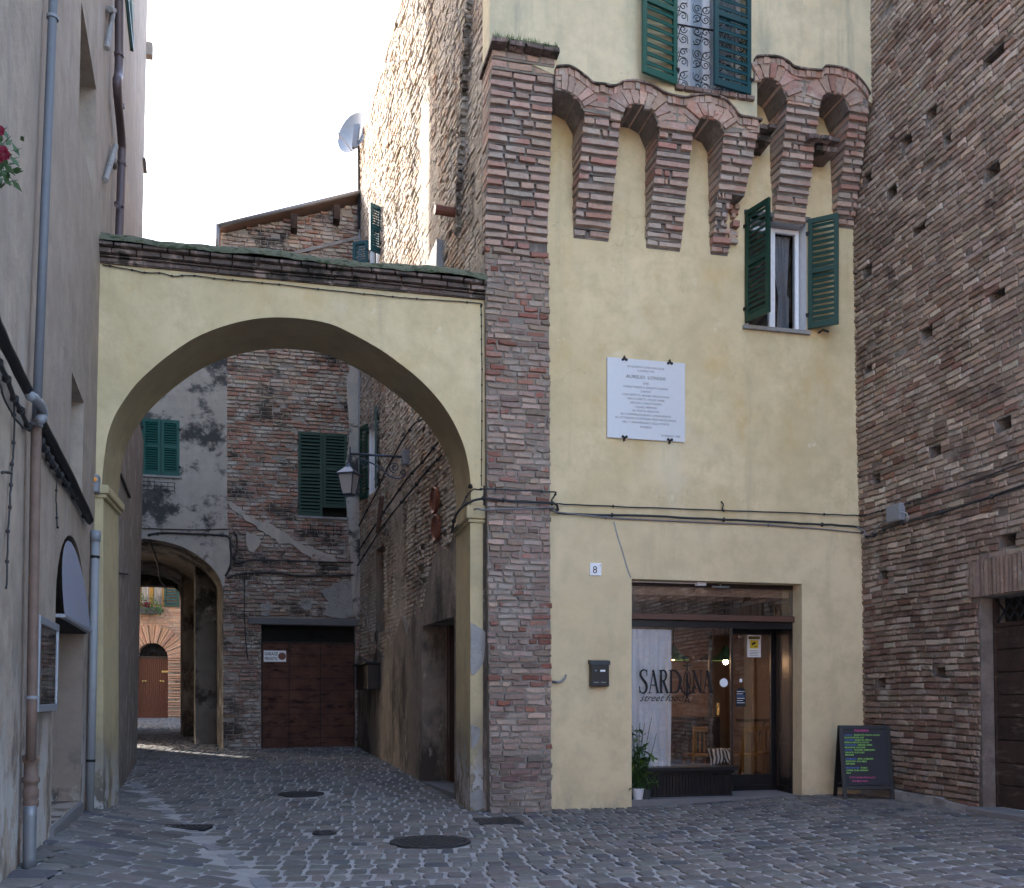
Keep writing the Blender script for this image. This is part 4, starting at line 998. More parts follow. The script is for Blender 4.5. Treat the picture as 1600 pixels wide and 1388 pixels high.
# black letterbox
q0 = F.uv(922, 1073, .1); q1 = F.uv(950, 1033, .1)
T = thing('letterbox', F.p((q0[0] + q1[0]) / 2, q0[1], .05), 'black metal letterbox on the yellow wall beside the shop', 'letterbox'); mb = MB()
F.box(mb, q0[0], q1[0], q0[1], q1[1] - .02, .05, .15, 'black_paint'); mb.build('box', T, bevel=.008)
mb = MB(); uu0, uu1 = q0[0] - .012, q1[0] + .012
mb.add([F.p(u, z, d) for u in (uu0, uu1) for z, d in ((q1[1] - .045, .05), (q1[1] + .015, .05), (q1[1] + .0, .155), (q1[1] - .055, .165))], [(0, 1, 2, 3), (4, 5, 6, 7), (0, 1, 5, 4), (1, 2, 6, 5), (2, 3, 7, 6), (3, 0, 4, 7)], 'black_paint'); mb.build('lid', T)
mb = MB(); uc = (q0[0] + q1[0]) / 2; F.box(mb, uc - .0, uc + .07, q0[1] + .2, q0[1] + .225, .15, .153, 'white_paint'); mb.build('name_label', T)
mb = MB(); mb.lathe(F.p(uc - .06, q0[1] + .215, .15), [(0, .006), (.012, .005), (.012, 0)], 'steel', 12, up=F.N, sx=F.U); F.box(mb, uc - .09, uc - .02, q0[1] + .05, q0[1] + .062, .15, .153, 'box_grey'); F.box(mb, uc + .01, uc + .08, q0[1] + .05, q0[1] + .062, .15, .153, 'box_grey'); mb.build('lock', T)
# hooked steel handle by the pilaster
mb = MB(); q = F.uv(868, 1065, .1); hp_ = [F.p(q[0] - .03, q[1] + .0, .06)] + [F.p(q[0] + .02 + .12 * math.sin(a), q[1] + .10 - .11 * math.cos(a), .12) for a in (0, .3, .6, .9, 1.2, 1.5)]
mb.tube(smooth_path([tuple(p) for p in hp_], 4), [.018 - .0002 * i for i in range(len(hp_) * 4 - 3)], 'steel', 8); tag(mb.build('boot_hook', smooth=True), 'curved steel hook fixed beside the brick pilaster', 'hook')
# cables across the facade
DP = .10
cable('cable', [(706, 832, -.9), (712, 806, -.2), (728, 788, .03), (750, 780, .13), (764, 779, .19), (800, 783, .19), (862, 786, .19), (872, 795, .10), (880, 803, .07), (1000, 806, .07), (1130, 812, .07), (1250, 818, .07), (1335, 823, .07), (1352, 832, .05)], .017, 'thick black cable crossing the pilaster and yellow wall, lower of the two', W=F, clips=9)
cable('cable', [(716, 800, -.1), (735, 768, .03), (750, 765, .13), (764, 764, .20), (800, 766, .20), (862, 769, .20), (868, 772, .10), (862, 785, .10), (884, 788, .04), (1000, 793, .04), (1130, 798, .04), (1250, 802, .04), (1345, 806, .04)], .010, 'thin black cable crossing the pilaster and yellow wall, upper of the two', W=F, clips=9)
cable('cable', [(707, 830, -.9), (740, 797, .03), (764, 797, .2), (862, 793, .2), (868, 800, .1), (1000, 812, .07), (1200, 821, .07), (1350, 833, .06)], .012, 'grey sheathed cable running just under the black cables', 'cable_grey', W=F, clips=5)
cable('cable', [(733, 762, .03), (735, 757, .1), (737, 762, .03)], .02, 'short black insulator peg above the right arch capital', W=F, nsm=2, cat='insulator')
cable('cable', [(1128, 797, .04), (1130, 789, .06), (1127, 784, .03)], .010, 'little cable end sticking up over the long cables', W=F)
# sealed crack line from the cable down to the shop opening
mb = MB(); q = smooth_path([(959, 815), (964, 835), (972, 860), (980, 888), (986, 903)], 5); stroke(mb, F, F.path(q, .055), .022, .0535, 'cement'); mb.build('filled_crack', YH)

# ------------------------------------------------------------------ archway
AR = thing('street_arch', F.p(F.uv(450, 1200)[0], 0, -.5), 'yellow plastered arch spanning the street with mossy brick coping', 'arch')
TH = 1.12
curve = [(159, 762), (160, 745), (163, 715), (168, 682), (177, 655), (189, 633), (213, 600), (244, 571), (272, 549), (303, 529), (337, 514), (372, 503.5), (402, 498), (434, 496), (475, 498.5), (515, 506), (543, 518), (569.5, 532), (597, 548), (624, 567.6), (650, 588), (673.5, 611), (691, 632), (706, 655), (717, 677), (725.5, 699), (731, 722), (735, 750), (736, 790)]
cv = smooth_path(F.path(curve), 3)
zTL = F.uv(157, 411)[1]; zTR = F.uv(752, 470)[1]; aL = F.uv(150, 700)[0] - .5; aR = F.uv(758, 700)[0]
zsL = cv[0][1]; zsR = cv[-1][1]
zT = (zTL + zTR) / 2
outl = [(aL, zsL - .0)] + cv + [(aR, zsR), (aR, zT + .02), (aL, zT + .02)]
mb = MB(); 
loop = [Vector((u, z, 0)) for u, z in outl]; tri = tessellate_polygon([loop])
mb.add([F.p(p.x, p.y, 0) for p in loop], [tuple(t_) for t_ in tri], 'yellow'); mb.add([F.p(p.x, p.y, -TH) for p in loop], [tuple(t_) for t_ in tri], 'yellow')
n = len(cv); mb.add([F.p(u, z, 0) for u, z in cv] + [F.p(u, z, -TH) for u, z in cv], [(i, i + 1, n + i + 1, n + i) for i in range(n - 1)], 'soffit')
mb.poly([F.p(aR, zsR, 0), F.p(aR, zT, 0), F.p(aR, zT, -TH), F.p(aR, zsR, -TH)], 'yellow')
mb.build('arch_wall', AR)
def pier(u0, u1, z1, capz, capd, name, left):
    mb = MB(); F.box(mb, u0, u1, -.2, z1, -TH + .02, -.012, 'yellow_pier'); mb.build('pier', AR)
    mb = MB(); c0, c1 = (u0, u1 + capd) if left else (u0 - capd, u1)
    F.box(mb, c0, c1, z1 - .0, capz, -TH - .03, .05, 'yellow_pier'); F.box(mb, c0 + (0 if left else .03), c1 - (.03 if left else 0), z1 - .05, z1, -TH - .0, .02, 'yellow_pier'); mb.build('impost', AR, bevel=.02)
pr0 = F.uv(735, 1100)[0]; pier(pr0, aR, F.uv(740, 811)[1], F.uv(740, 790)[1], .06, 'pier', False)
plr = F.uv(161, 1100)[0]; pier(aL, plr, F.uv(160, 772)[1], F.uv(160, 758)[1], .07, 'pier', True)
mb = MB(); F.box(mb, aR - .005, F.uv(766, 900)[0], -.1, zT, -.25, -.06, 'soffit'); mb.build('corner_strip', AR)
# bare patches where plaster fell off the right pier
for pts in ([(735, 974), (742, 977), (756, 986), (758, 1000), (756, 1030), (748, 1048), (737, 1054), (735, 1020)], [(735, 1132), (742, 1134), (750, 1140), (749, 1150), (741, 1170), (737, 1166)], [(737, 1240), (748, 1232), (757, 1242), (757, 1262), (738, 1264)]):
    mb = MB(); q = smooth_path(F.path(pts + [pts[0]]), 3)[:-1]; q = [(u + ru(-.008, .008), z + ru(-.01, .01)) for u, z in q]; slab(mb, F, q, 'cement', d=.006, body=.02); mb.build('bare_patch', AR)
# coping in stepped courses, moss on the sloping top
mb = MB(); n = 30
zc = zT
for k, (h0, h1, dd) in enumerate(((0, .055, .05), (.055, .085, .07), (.085, .15, .12), (.15, .20, .18))):
    u = aL + .45
    while u < aR:
        l = ru(.24, .33); x1 = min(aR, u + l)
        zo = .02 * math.sin(u * 2)
        onebrick(mb, F, u, x1 - .003, zc + h0 + .002 + zo * .3, zc + h1 - .001 + zo * .3, -.3, dd + ru(-.005, .005), 'coping', (1, 1, 1), .003, .008)
        u += l
F.box(mb, aL, aR, zc, zc + .19, -TH, .03, 'coping')
mb.build('coping', AR)
mb = MB(); nn = 120; vs = []
for i in range(nn + 1):
    u = aL + .3 + (aR - aL - .3) * i / nn
    for d_, z_ in ((.20, .195), (.185, .225), (.10, .30), (-.02, .37), (-.30, .43), (-TH, .40)):
        k_ = vnoise(u * 6, d_ * 9) * .03; vs.append(F.p(u, zc + z_ + k_ - .01 + .015 * math.sin(u * 3), d_ + ru(-.008, .008)))
mb.add(vs, [(i * 6 + j, i * 6 + j + 1, (i + 1) * 6 + j + 1, (i + 1) * 6 + j) for i in range(nn) for j in range(5)], 'moss'); mb.build('moss_cover', AR, smooth=True)
cable('cable', [(160, 414), (200, 421), (225, 426), (252, 427), (275, 432), (293, 430), (328, 434), (362, 438), (417, 443), (450, 446), (545, 457), (605, 463), (650, 467), (740, 473), (753, 476)], .007, 'thin sagging wire strung under the coping of the yellow arch', W=F, d=.02, clips=16)
cable('cable', [(752, 478), (753, 600), (752, 760)], .006, 'thin wire running down the right edge of the arch', W=F, d=.01, clips=10)

# ------------------------------------------------------------------ left house
LH = thing('left_house', L.p(-2, 0, -.5), 'tall grey stuccoed house along the left of the street with drainpipes and blind niches', 'house')
def LU(px, py=900, d=0): return L.uv(px, py, d)[0]
uend = L.uv(206, 1150)[0]; uend_top = uend
LT = 17.5
n1 = rect(LU(125, 100), LU(150, 150), L.uv(148, 315)[1], L.uv(140, 78)[1])
n2 = rect(LU(112, 600), LU(131, 632), L.uv(131, 790)[1], L.uv(122, 606)[1])
ax0, ax1 = LU(88, 900), LU(133, 900); azs = L.uv(110, 922)[1]; azt = L.uv(108, 832)[1]; azb = .35
arc_ = [(ax0, azb), (ax1, azb)] + [((ax0 + ax1) / 2 + (ax1 - ax0) / 2 * math.cos(a), azs - .15 + (azt - azs + .15) * math.sin(a)) for a in [math.pi * i / 16 for i in range(17)]]
mb = MB()
Lo = [(-11, -.5), (uend, -.5), (uend, LT), (-11, LT)]
slab(mb, L, Lo, 'grey_stucco', d=0, body=6, holes=[(n1, .38, 'grey_stucco', 'grey_stucco'), (n2, .38, 'grey_stucco', 'grey_stucco'), (arc_, .42, 'niche_brown', 'niche_brown')])
mb.build('wall', LH)
mb = MB(); bL = F.p(0, 0, -TH - .0); uu0 = (F.p(aL, 0, -TH) - L.O).dot(L.U) + .5
L.box(mb, LU(168, 1100), uend + .003, -.5, 6.6, -.2, .10, 'brown_stucco'); mb.build('rear_wall_face', LH)
cable('cable', [(180, 722), (190, 745), (203, 777)], .02, 'dark cable on the brown wall just behind the left pier', W=L, d=.12)
cable('cable', [(176, 885), (184, 895), (200, 897)], .012, 'thin dark wire low on the brown wall behind the left pier', W=L, d=.12)
# unseen blocks added to shade the alley wall and cut the sun strip
mb = MB(); 
def block(mb, pts, z0, z1, m):
    a = [Vector((x, y, z0)) for x, y in pts]; b_ = [Vector((x, y, z1)) for x, y in pts]; n = len(pts)
    mb.add(a + b_, [(i, (i + 1) % n, n + (i + 1) % n, n + i) for i in range(n)] + [tuple(range(n)), tuple(range(n, 2 * n))], m)
block(mb, [(-8.25, 16.2), (-8.25, 21.0), (-20, 21.0), (-20, 16.2)], -.3, 18, 'brown_stucco'); mb.build('shade_block', LH)
mb = MB(); block(mb, [(-9.75, 21.0), (-9.75, 22.9), (-20, 22.9), (-20, 21.0)], -.3, 5.5, 'brown_stucco'); mb.build('shade_block', LH)
mb = MB(); block(mb, [(-9.9, 23.75), (-11.8, 28.9), (-16.8, 28.9)], -.3, 5.5, 'brown_stucco'); mb.build('shade_block', LH)
# parapet moulding at the far top corner
mb = MB(); z = L.uv(222, 5)[1]; L.box(mb, uend - .1, uend + .08, z, z + .25, -.5, .12, 'grey_stucco'); mb.build('string_course', LH); mb = MB(); L.box(mb, uend - .5, uend + .05, z - 2.3, z - 2.27, -.02, .06, 'cement'); mb.build('string_course', LH)
# stepped doorstone
mb = MB(); L.box(mb, ax0 - .02, ax1 + .02, .0, .34, -.40, .03, 'stone_step'); mb.build('doorstep', LH, bevel=.02)
# latticed shutter high on the left house
mb = MB(); a0, a1 = LU(190, 60), LU(204, 60); zz0, zz1 = L.uv(204, 84)[1], L.uv(192, -60)[1]
for k in range(2): L.box(mb, a0 + (a1 - a0) * k * .96, a0 + (a1 - a0) * (k * .96 + .04), zz0, zz1, .0, .05, 'lattice')
L.box(mb, a0, a1, zz0, zz0 + .06, 0, .05, 'lattice')
for k in range(26):
    z = zz0 + (zz1 - zz0) * k / 26
    mb.tube([L.p(a0, z, .03), L.p(a1, z + .5, .03)], .012, 'lattice', 4); mb.tube([L.p(a0, z + .5, .035), L.p(a1, z, .035)], .012, 'lattice', 4)
mb.build('lattice_screen', LH)
# glazed canopy in the arched recess
CN = thing('door_canopy', L.p((ax0 + ax1) / 2, azs - .3, .1), 'milky curved glass canopy filling the arched recess over the left doorway', 'canopy')
mb = MB(); n = 14; m_ = 8; vs = []
uc = (ax0 + ax1) / 2; hw = (ax1 - ax0) / 2
for j in range(m_ + 1):
    t_ = j / m_
    for i in range(n + 1):
        a = math.pi * i / n; u = uc - (hw - .03) * math.cos(a) ; ztop_ = azs - .25 + (azt - azs + .2) * math.sin(a)
        z = azs - .32 + (ztop_ - azs + .32) * t_; vs.append(L.p(u, z, .07 - .09 * (z - azs + .32) / (azt - azs + .3)))
mb.add(vs, [(j * (n + 1) + i, j * (n + 1) + i + 1, (j + 1) * (n + 1) + i + 1, (j + 1) * (n + 1) + i) for j in range(m_) for i in range(n)], 'milky'); mb.build('glass', CN, smooth=True)
mb = MB(); L.box(mb, ax0, ax1 + .02, azs - .35, azs - .32, -.02, .08, 'aluminium'); L.box(mb, ax0 + .03, ax1, azs - .36, azs - .33, -.36, .03, 'room_dark'); mb.build('frame', CN)
# glass fronted notice case
b0, b1 = LU(60, 1030, .05), LU(90, 1030, .05); c0_, c1_ = L.uv(73, 1112, .05)[1], L.uv(75, 968, .05)[1]
NB = thing('notice_case', L.p((b0 + b1) / 2, c0_, 0), 'grey framed glass notice case hung on the left house', 'notice board'); mb = MB()
L.box(mb, b0, b1, c0_, c1_, .0, .03, 'aluminium'); mb.build('back_panel', NB)
mb = MB()
for q in ((b0, b1, c0_, c0_ + .06), (b0, b1, c1_ - .06, c1_), (b0, b0 + .05, c0_ + .06, c1_ - .06), (b1 - .05, b1, c0_ + .06, c1_ - .06)): L.box(mb, *q, .03, .06, 'aluminium')
mb.build('frame', NB, bevel=.005)
mb = MB(); mb.poly([L.p(b0 + .05, c0_ + .06, .05), L.p(b1 - .05, c0_ + .06, .05), L.p(b1 - .05, c1_ - .06, .05), L.p(b0 + .05, c1_ - .06, .05)], 'shop_glass'); mb.build('glass', NB)
for k in range(6):
    mb = MB(); u = b0 + .09 + (b1 - b0 - .2) * (k % 3) / 3; z = c0_ + .12 + (c1_ - c0_ - .2) * (k // 3) / 2; L.box(mb, u, u + (b1 - b0) * .24, z, z + (c1_ - c0_) * .36, .03, .033, random.choice(('marble', 'cement'))); mb.build('paper_sheet', NB)
# drainpipe at the near left
DPp = thing('drainpipe', L.p(LU(45, 1300), .2, .06), 'tall drainpipe nearest the viewer, grey above, rusty below, steel at its foot', 'drainpipe')
uP = LU(46, 1350, .08); zp = lambda y, px=50: L.uv(px, y, .08)[1]
ut = LU(83, 5, .08); u65 = LU(57, 650, .08)
def pp(z): t_ = min(1, z / zp(650)); return uP + (u65 - uP) * t_ if z < zp(650, 55) else u65 + (ut - u65) * (z - zp(650, 55)) / (zp(0, 82) - zp(650, 55))
def pipe(zz0, zz1, r, m, name): 
    mb = MB(); n = 6; mb.tube([L.p(pp(zz0 + (zz1 - zz0) * i / n), zz0 + (zz1 - zz0) * i / n, .08) for i in range(n + 1)], r, m, 16); mb.build(name, DPp, smooth=True)
pipe(zp(655, 55), 15, .032, 'pipe_grey', 'upper_pipe'); pipe(zp(1190, 44), zp(655, 55), .036, 'pipe_rust', 'middle_pipe'); pipe(.25, zp(1262, 42), .046, 'steel', 'foot_pipe')
mb = MB(); za, zb_ = zp(1262, 42), zp(1188, 44)
mb.lathe(L.p(uP, za, .08), [(.046, -.02), (.055, 0), (.055, .03), (.048, .04), (.056, .06), (.056, .11), (.048, .12), (.048, .16), (.062, .17), (.062, .2), (.048, .21), (.046, zb_ - za - .03), (.056, zb_ - za - .02), (.056, zb_ - za + .02), (.043, zb_ - za + .03)], 'pipe_rust', 18); mb.build('joint', DPp, smooth=True)
for y, x in ((18, 80), (660, 54), (1090, 46)):
    mb = MB(); z = zp(y, x); c = L.p(pp(z), z, .08); mb.lathe(c, [(.038, -.012), (.044, -.012), (.044, .012), (.038, .012)], 'box_grey', 14); mb.build('bracket', DPp)
# dark service pipe and bundles sloping along the wall
z_at = lambda x, y, d: (x, y, d)
cable('service_pipe', [(-14, 480), (0, 520), (30, 583), (47, 618)], .035, 'thick dark pipe sloping along the left house, near length', 'iron', W=L, d=.10, n=12, nsm=3, cat='pipe')
cable('service_pipe', [(47, 618), (57, 626), (66, 640), (67, 652), (62, 656)], .034, 'shiny grey pipe elbow crossing the near drainpipe', 'box_grey', W=L, d=.12, n=12, cat='pipe')
cable('service_pipe', [(60, 655), (80, 692), (110, 748), (140, 812)], .045, 'thick dark pipe sloping along the left house towards the arch', 'iron', W=L, d=.06, n=12, nsm=3, cat='pipe')
cable('cable', [(-6, 558), (8, 585), (22, 622), (34, 645), (46, 672)], .016, 'upper black cable bundle beside the near drainpipe', W=L, d=.04, clips=5)
cable('cable', [(-4, 590), (8, 625), (22, 652), (36, 668), (48, 672)], .007, 'loose thin cable loop left of the near drainpipe', W=L, d=.05)
cable('cable', [(62, 685), (75, 712), (90, 738), (112, 768), (140, 818)], .020, 'black cable bundle under the sloping dark pipe', W=L, d=.04, clips=8)
cable('cable', [(22, 630), (22, 690), (18, 740), (15, 790), (12, 850), (10, 920)], .007, 'thin wire hanging straight down the near left wall', W=L, d=.02, clips=7)
cable('cable', [(88, 742), (88, 790), (89, 820), (91, 824)], .006, 'short wire hanging under the cable bundle', W=L, d=.02, clips=3)
cable('cable', [(4, 738), (18, 739)], .010, 'rusty iron peg in the near left wall', W=L, d=.05, cat='peg')
# junction box with amber light
T = thing('junction_box', L.p(LU(141, 755), L.uv(141, 768)[1], .1), 'grey junction box with amber light beside the left arch capital', 'junction box')
u0, u1 = F.uv(139, 755, .18)[0], F.uv(153, 755, .18)[0]; z0, z1 = F.uv(146, 768, .18)[1], F.uv(146, 740, .18)[1]
mb = MB(); F.box(mb, u0, u1, z0, z1, .0, .16, 'box_grey'); mb.build('box', T, bevel=.012)
mb = MB(); mb.lathe(F.p((u0 + u1) / 2 + .01, (z0 + z1) / 2 + .04, .16), [(.028, 0), (.028, .012), (.018, .018), (0, .02)], 'amber', 14, up=F.N, sx=F.U); mb.build('light', T)
# white pipe beside the left pier
WPu = LU(146, 1000, .06); T = thing('drainpipe', L.p(WPu, .2, .06), 'pale grey pipe standing against the left pier of the arch', 'drainpipe')
za = L.uv(146, 838, .06)[1]; wp = lambda z: L.p(WPu, z, .06)
mb = MB(); mb.tube([wp(.15), wp(za)], .046, 'pipe_white', 16); mb.build('pipe', T, smooth=True)
mb = MB(); mb.tube([wp(za - .02), wp(za + .1)], .056, 'box_grey', 16); mb.build('collar', T, smooth=True)
for zz in (za - .22, .75):
    mb = MB(); mb.tube([wp(zz), wp(zz + .03)], .050, 'iron', 16); mb.build('bracket', T)
# brown downpipe above the arch
T = thing('drainpipe', L.p(LU(187, 370), 7.2, .1), 'brown downpipe with a kink on the left house above the arch', 'drainpipe'); mb = MB()
q = [L.p(*L.uv(x, y, .1), .1) for x, y in ((186, -60), (186, 100), (183, 135), (190, 215), (190, 260), (184, 430))]
mb.tube(smooth_path([tuple(p) for p in q], 4), .055, 'pipe_brown', 12); mb.build('pipe', T, smooth=True)
for x, y in ((186, 86), (187, 165), (190, 256), (186, 320)):
    mb = MB(); c = L.p(*L.uv(x, y, .1), .1); mb.lathe(c, [(.062, -.02), (.062, .02)], 'pipe_brown', 12); mb.build('bracket', T)
mb = MB()
for (x0, y0), (x1, y1) in (((181, 228), (165, 282)), ((178, 250), (180, 262)), ((172, 14), (182, 18)), ((176, 20), (167, 76))):
    a = L.p(*L.uv(x0, y0, .06), .06); b_ = L.p(*L.uv(x1, y1, .04), .04); mb.tube([a, b_], .035, 'cement', 6)
tag(mb.build('vent_pipe'), 'broken pale stub pipes beside the brown downpipe', 'pipe')
# petunias at the picture edge
T = thing('hanging_flowers', L.p(LU(-6, 260), L.uv(-2, 290)[1], .1), 'crimson petunias hanging at the left edge of the view', 'plant')
mb = MB(); fl = MB()
for _ in range(150):
    c = L.p(*L.uv(ru(-50, 5), ru(198, 288), .2), ru(.12, .3)); a = Vector((ru(-1, 1), ru(-1, 1), ru(-1, 1))).normalized(); b_ = a.orthogonal().normalized() * .014
    mb.add([c - a * .03, c + b_, c + a * .04, c - b_], [(0, 1, 2, 3)], 'leaf')
for x, y in ((0, 205), (-8, 214), (5, 236), (9, 243), (-2, 248), (-8, 256), (-14, 228)):
    c = L.p(*L.uv(x, y, .3), .3)
    for k in range(6):
        a = k * math.pi / 3 + .3; e = Vector((math.cos(a) * .9, -.35, math.sin(a))) * .027; f_ = Vector((-math.sin(a), -.1, math.cos(a))) * .016
        fl.add([c, c + e * .7 + f_, c + e + Vector((0, .01, 0)), c + e * .7 - f_], [(0, 1, 2, 3)], 'petal')
mb.build('leaves', T); fl.build('flowers', T)

# ------------------------------------------------------------------ brick house on the right
RH = thing('brick_house', RW.p(2, 0, -.5), 'high old brick wall with putlog holes and a plank door on the right', 'house')
def RU(px, py=1000, d=0): return RW.uv(px, py, d)[0]
dr0, drt = RW.uv(1531, 935), RW.uv(1531, 935)[1]; dru = dr0[0]; drr = dru + 1.9; zfl = RW.uv(1540, 1262)[1]
holes_px = [(1553, 92, 13), (1551, 268, 9), (1457, 178, 8), (1418, 220, 8), (1482, 221, 6), (1357, 281, 8), (1395, 300, 8), (1437, 360, 9), (1357, 424, 8), (1559, 463, 9), (1449, 520, 9), (1358, 578, 6), (1568, 664, 9), (1462, 707, 8), (1370, 750, 7), (1575, 845, 10), (1381, 901, 8), (1378, 1067, 9), (1469, 1053, 9)]
ph = []
for x, y, s in holes_px:
    u, z = RW.uv(x, y); w_ = s / 74; h = .14; ph.append((rect(u - w_, u + w_, z - h * .5, z + h * .6), .22, 'room_dark', 'mortar_dark'))
Ro = [(-.8, -.3), (dru, -.3), (dru, drt), (drr, drt), (drr, -.3), (10, -.3), (10, 17), (-.8, 17)]
mb = MB(); slab(mb, RW, Ro, 'mortar_right', d=0, body=.45, holes=ph)
def rcol(u, z):
    c = mix3((.36, .29, .24), (.19, .15, .125), rnd())
    rz = vnoise(u * .8, z * .7, 5)
    if rnd() < .05 + .22 * (rz > .66): c = mix3((.18, .10, .08), (.22, .14, .11), rnd())
    if z < 2.6 and rnd() < .3: c = mix3(c, (.15, .08, .065), .7)
    if rnd() < .16: c = (.43, .38, .33)
    if z < 3.5: c = mix3(c, (.13, .10, .085), .35)
    if z > 4.5: c = mix3(c, (.34, .285, .245), .35 * min(1, (z - 4.5) / 3))
    return vary(c, .28)
def rwob(u, z): return (u, z + .010 * math.sin(u * 1.3 + z * .4) + .006 * math.sin(u * 3.1 + z * 2))
zl1 = RW.uv(1531, 880)[1] + .05; lint = rect(dru - .13, drr + .1, drt, zl1)
bricks(mb, RW, [(-.5, -.1), (dru, -.1), (dru, drt), (drr, drt), (drr, -.1), (8.5, -.1), (8.5, 13.2), (-.5, 13.2)], [h[0] for h in ph] + [lint], 'brick_right', rcol, course=.080, blen=.28, gap=.014, prot=.014, jit=.008, ins=.010, doff=lambda u, z: .03 * vnoise(u * .9, z * .7, 2) + (.05 * vnoise(u * 2, z * 2, 8) if z < 1 else 0), wob=rwob, skip=.012)
u = dru - .12
while u < drr + .05:
    l = ru(.062, .075)
    onebrick(mb, RW, u, u + l - .012, drt + .01, zl1 - ru(.0, .03), -.05, .055 + ru(-.008, .008), 'brick_right', vary((.25, .19, .165), .15), .004, .007); u += l
mb.build('wall', RH)
mb = MB(); DD = -.20
dw = .5; cols_ = [(dru + .02, dru + .50), (dru + .52, dru + .92), (dru + .94, dru + 1.36), (dru + 1.38, drr - .02)]
zg = RW.uv(1535, 980)[1]; rows_ = 8
for a, b_ in cols_:
    for k in range(rows_):
        z0 = zfl + (zg - zfl) * k / rows_ + .006; z1 = zfl + (zg - zfl) * (k + 1) / rows_ - .006
        RW.box(mb, a, b_, z0, z1, DD - .04, DD + ru(-.006, .004), 'old_wood')
RW.box(mb, dru, drr, zfl, zg, DD - .06, DD - .025, 'room_dark'); RW.box(mb, dru, drr, zg, zg + .05, DD - .05, DD + .02, 'old_wood')
RW.box(mb, dru - .0, dru + .03, zfl, drt, DD - .05, DD + .03, 'old_wood')
dd_ = mb.build('plank_door', RH, bevel=.004)
mb = MB()
for k in range(12):
    u = dru + .06 + k * .16
    mb.tube([RW.p(u, zg + .06, DD), RW.p(u + .24, drt - .02, DD)], .014, 'iron', 5); mb.tube([RW.p(u + .24, zg + .06, DD + .02), RW.p(u, drt - .02, DD + .02)], .014, 'iron', 5)
RW.box(mb, dru, drr, zg + .05, drt, DD - .2, DD - .15, 'room_dark'); mb.build('transom_grate', dd_)
mb = MB(); c = RW.p(dru + .93, zfl + 1.15, DD + .0); mb.box(c, RW.U * .02, RW.N * .01, Vector((0, 0, .07)), 'iron'); mb.build('lock_plate', dd_)
mb = MB(); RW.box(mb, dru - .12, 8, -.1, zfl, -.2, .16, 'stone_step'); mb.build('doorstep', RH, bevel=.02)
mb = MB(); q = [(-.3, -.1)] + [(i * .25, .10 + .10 * vnoise(i * .9, 3) + .08 * (1.5 - abs(i * .25 - 1.2)) * (1.2 > abs(i * .25 - 1.2))) for i in range(0, 11)] + [(2.6, -.1)]
slab(mb, RW, q, 'cement', d=.10, body=.1); mb.build('cement_skirt', RH)
cable('cable', [(1345, 806, .04), (1372, 800, .05), (1420, 786, .05), (1500, 760, .05), (1600, 722, .05), (1700, 686, .05)], .010, 'upper black cable climbing along the right brick wall', W=RW, clips=6)
cable('cable', [(1352, 838, .05), (1362, 838, .06), (1380, 828, .06), (1420, 815, .06), (1500, 792, .06), (1600, 758, .06), (1700, 722, .06)], .017, 'lower thick black cable climbing along the right brick wall', W=RW, clips=7)
cable('cable', [(1340, 824, .09), (1350, 830, .1), (1353, 836, .1), (1362, 833, .06), (1385, 812, .06), (1400, 806, .06)], .012, 'grey looped cable joining the facade cables to the junction box', 'cable_grey', W=RW)
cable('cable', [(1408, 800, .12), (1416, 802, .1), (1420, 812, .08), (1412, 818, .06)], .008, 'small white cable loop right of the brick wall junction box', 'pipe_white', W=RW)
T = thing('junction_box', RW.p(RU(1397, 815), RW.uv(1397, 815)[1], .1), 'grey plastic junction box on the right brick wall', 'junction box')
mb = MB(); u0, u1 = RU(1386, 800, .1), RU(1408, 800, .1); z0, z1 = RW.uv(1396, 816, .1)[1], RW.uv(1396, 789, .1)[1]; RW.box(mb, u0, u1, z0, z1, .03, .12, 'box_grey'); mb.build('box', T, bevel=.01)
mb = MB(); RW.box(mb, u0 + .02, u1 - .02, z0 + .02, z1 - .02, .12, .128, 'box_grey'); mb.build('lid', T, bevel=.004)
# house across the square behind the viewer: seen only in the shop glass
BH = thing('facing_house', (2, -9, 0), 'brick house facing the shop, seen only as a reflection in its glass', 'house')
BW = Wall((14, -9), (-1, 0)); mb = MB(); hs = []
for i in range(5):
    for j in range(2): hs.append((rect(2 + i * 4.2, 3.1 + i * 4.2, 1.0 + j * 2.9, 2.6 + j * 2.9), .3, 'room_dark', 'brown_stucco'))
slab(mb, BW, rect(0, 24, -.3, 6.4), 'brick_side', d=0, body=4, holes=hs)
mb.c = [(.66, .47, .36)] * len(mb.c); mb.mats = ['brick_far' if q == 'brick_side' else q for q in mb.mats]; mb.build('wall', BH)

# ------------------------------------------------------------------ vaulted house at the end of the street
GH = thing('vaulted_house', G.p(0, .3, -1), 'old brick and stucco house at the end of the street with garage and vaulted passage', 'house')
gx = lambda px, py=900, d=0: G.uv(px, py, d)
gl_, gr_ = gx(180)[0], gx(566)[0]
ga0, ga1 = gx(408, 1100)[0], gx(555, 1100)[0]; gzt = gx(480, 976)[1]; gzb = gx(480, 1172)[1]
vc = [(203, 843), (233, 843), (270, 850), (297, 861), (323, 879), (338, 895), (347, 915), (349, 940), (348, 1000)]
vcu = smooth_path(G.path(vc), 3)
vu = vcu[-1][0]; vleft = vcu[0][0] - 1.2
roofp = [gx(345, 366), gx(566, 312)]
w1r = rect(gx(223, 700)[0], gx(281, 700)[0], gx(250, 744)[1], gx(250, 657)[1]); w2r = rect(gx(466, 740)[0], gx(542, 740)[0], gx(500, 808)[1], gx(500, 677)[1])
up_ = gx(355, 700)[0]
vaultarc = [(vleft - .5, vcu[0][1] - .25), (vleft, vcu[0][1] - .05)] + vcu
body_ = 1.0
mb = MB()
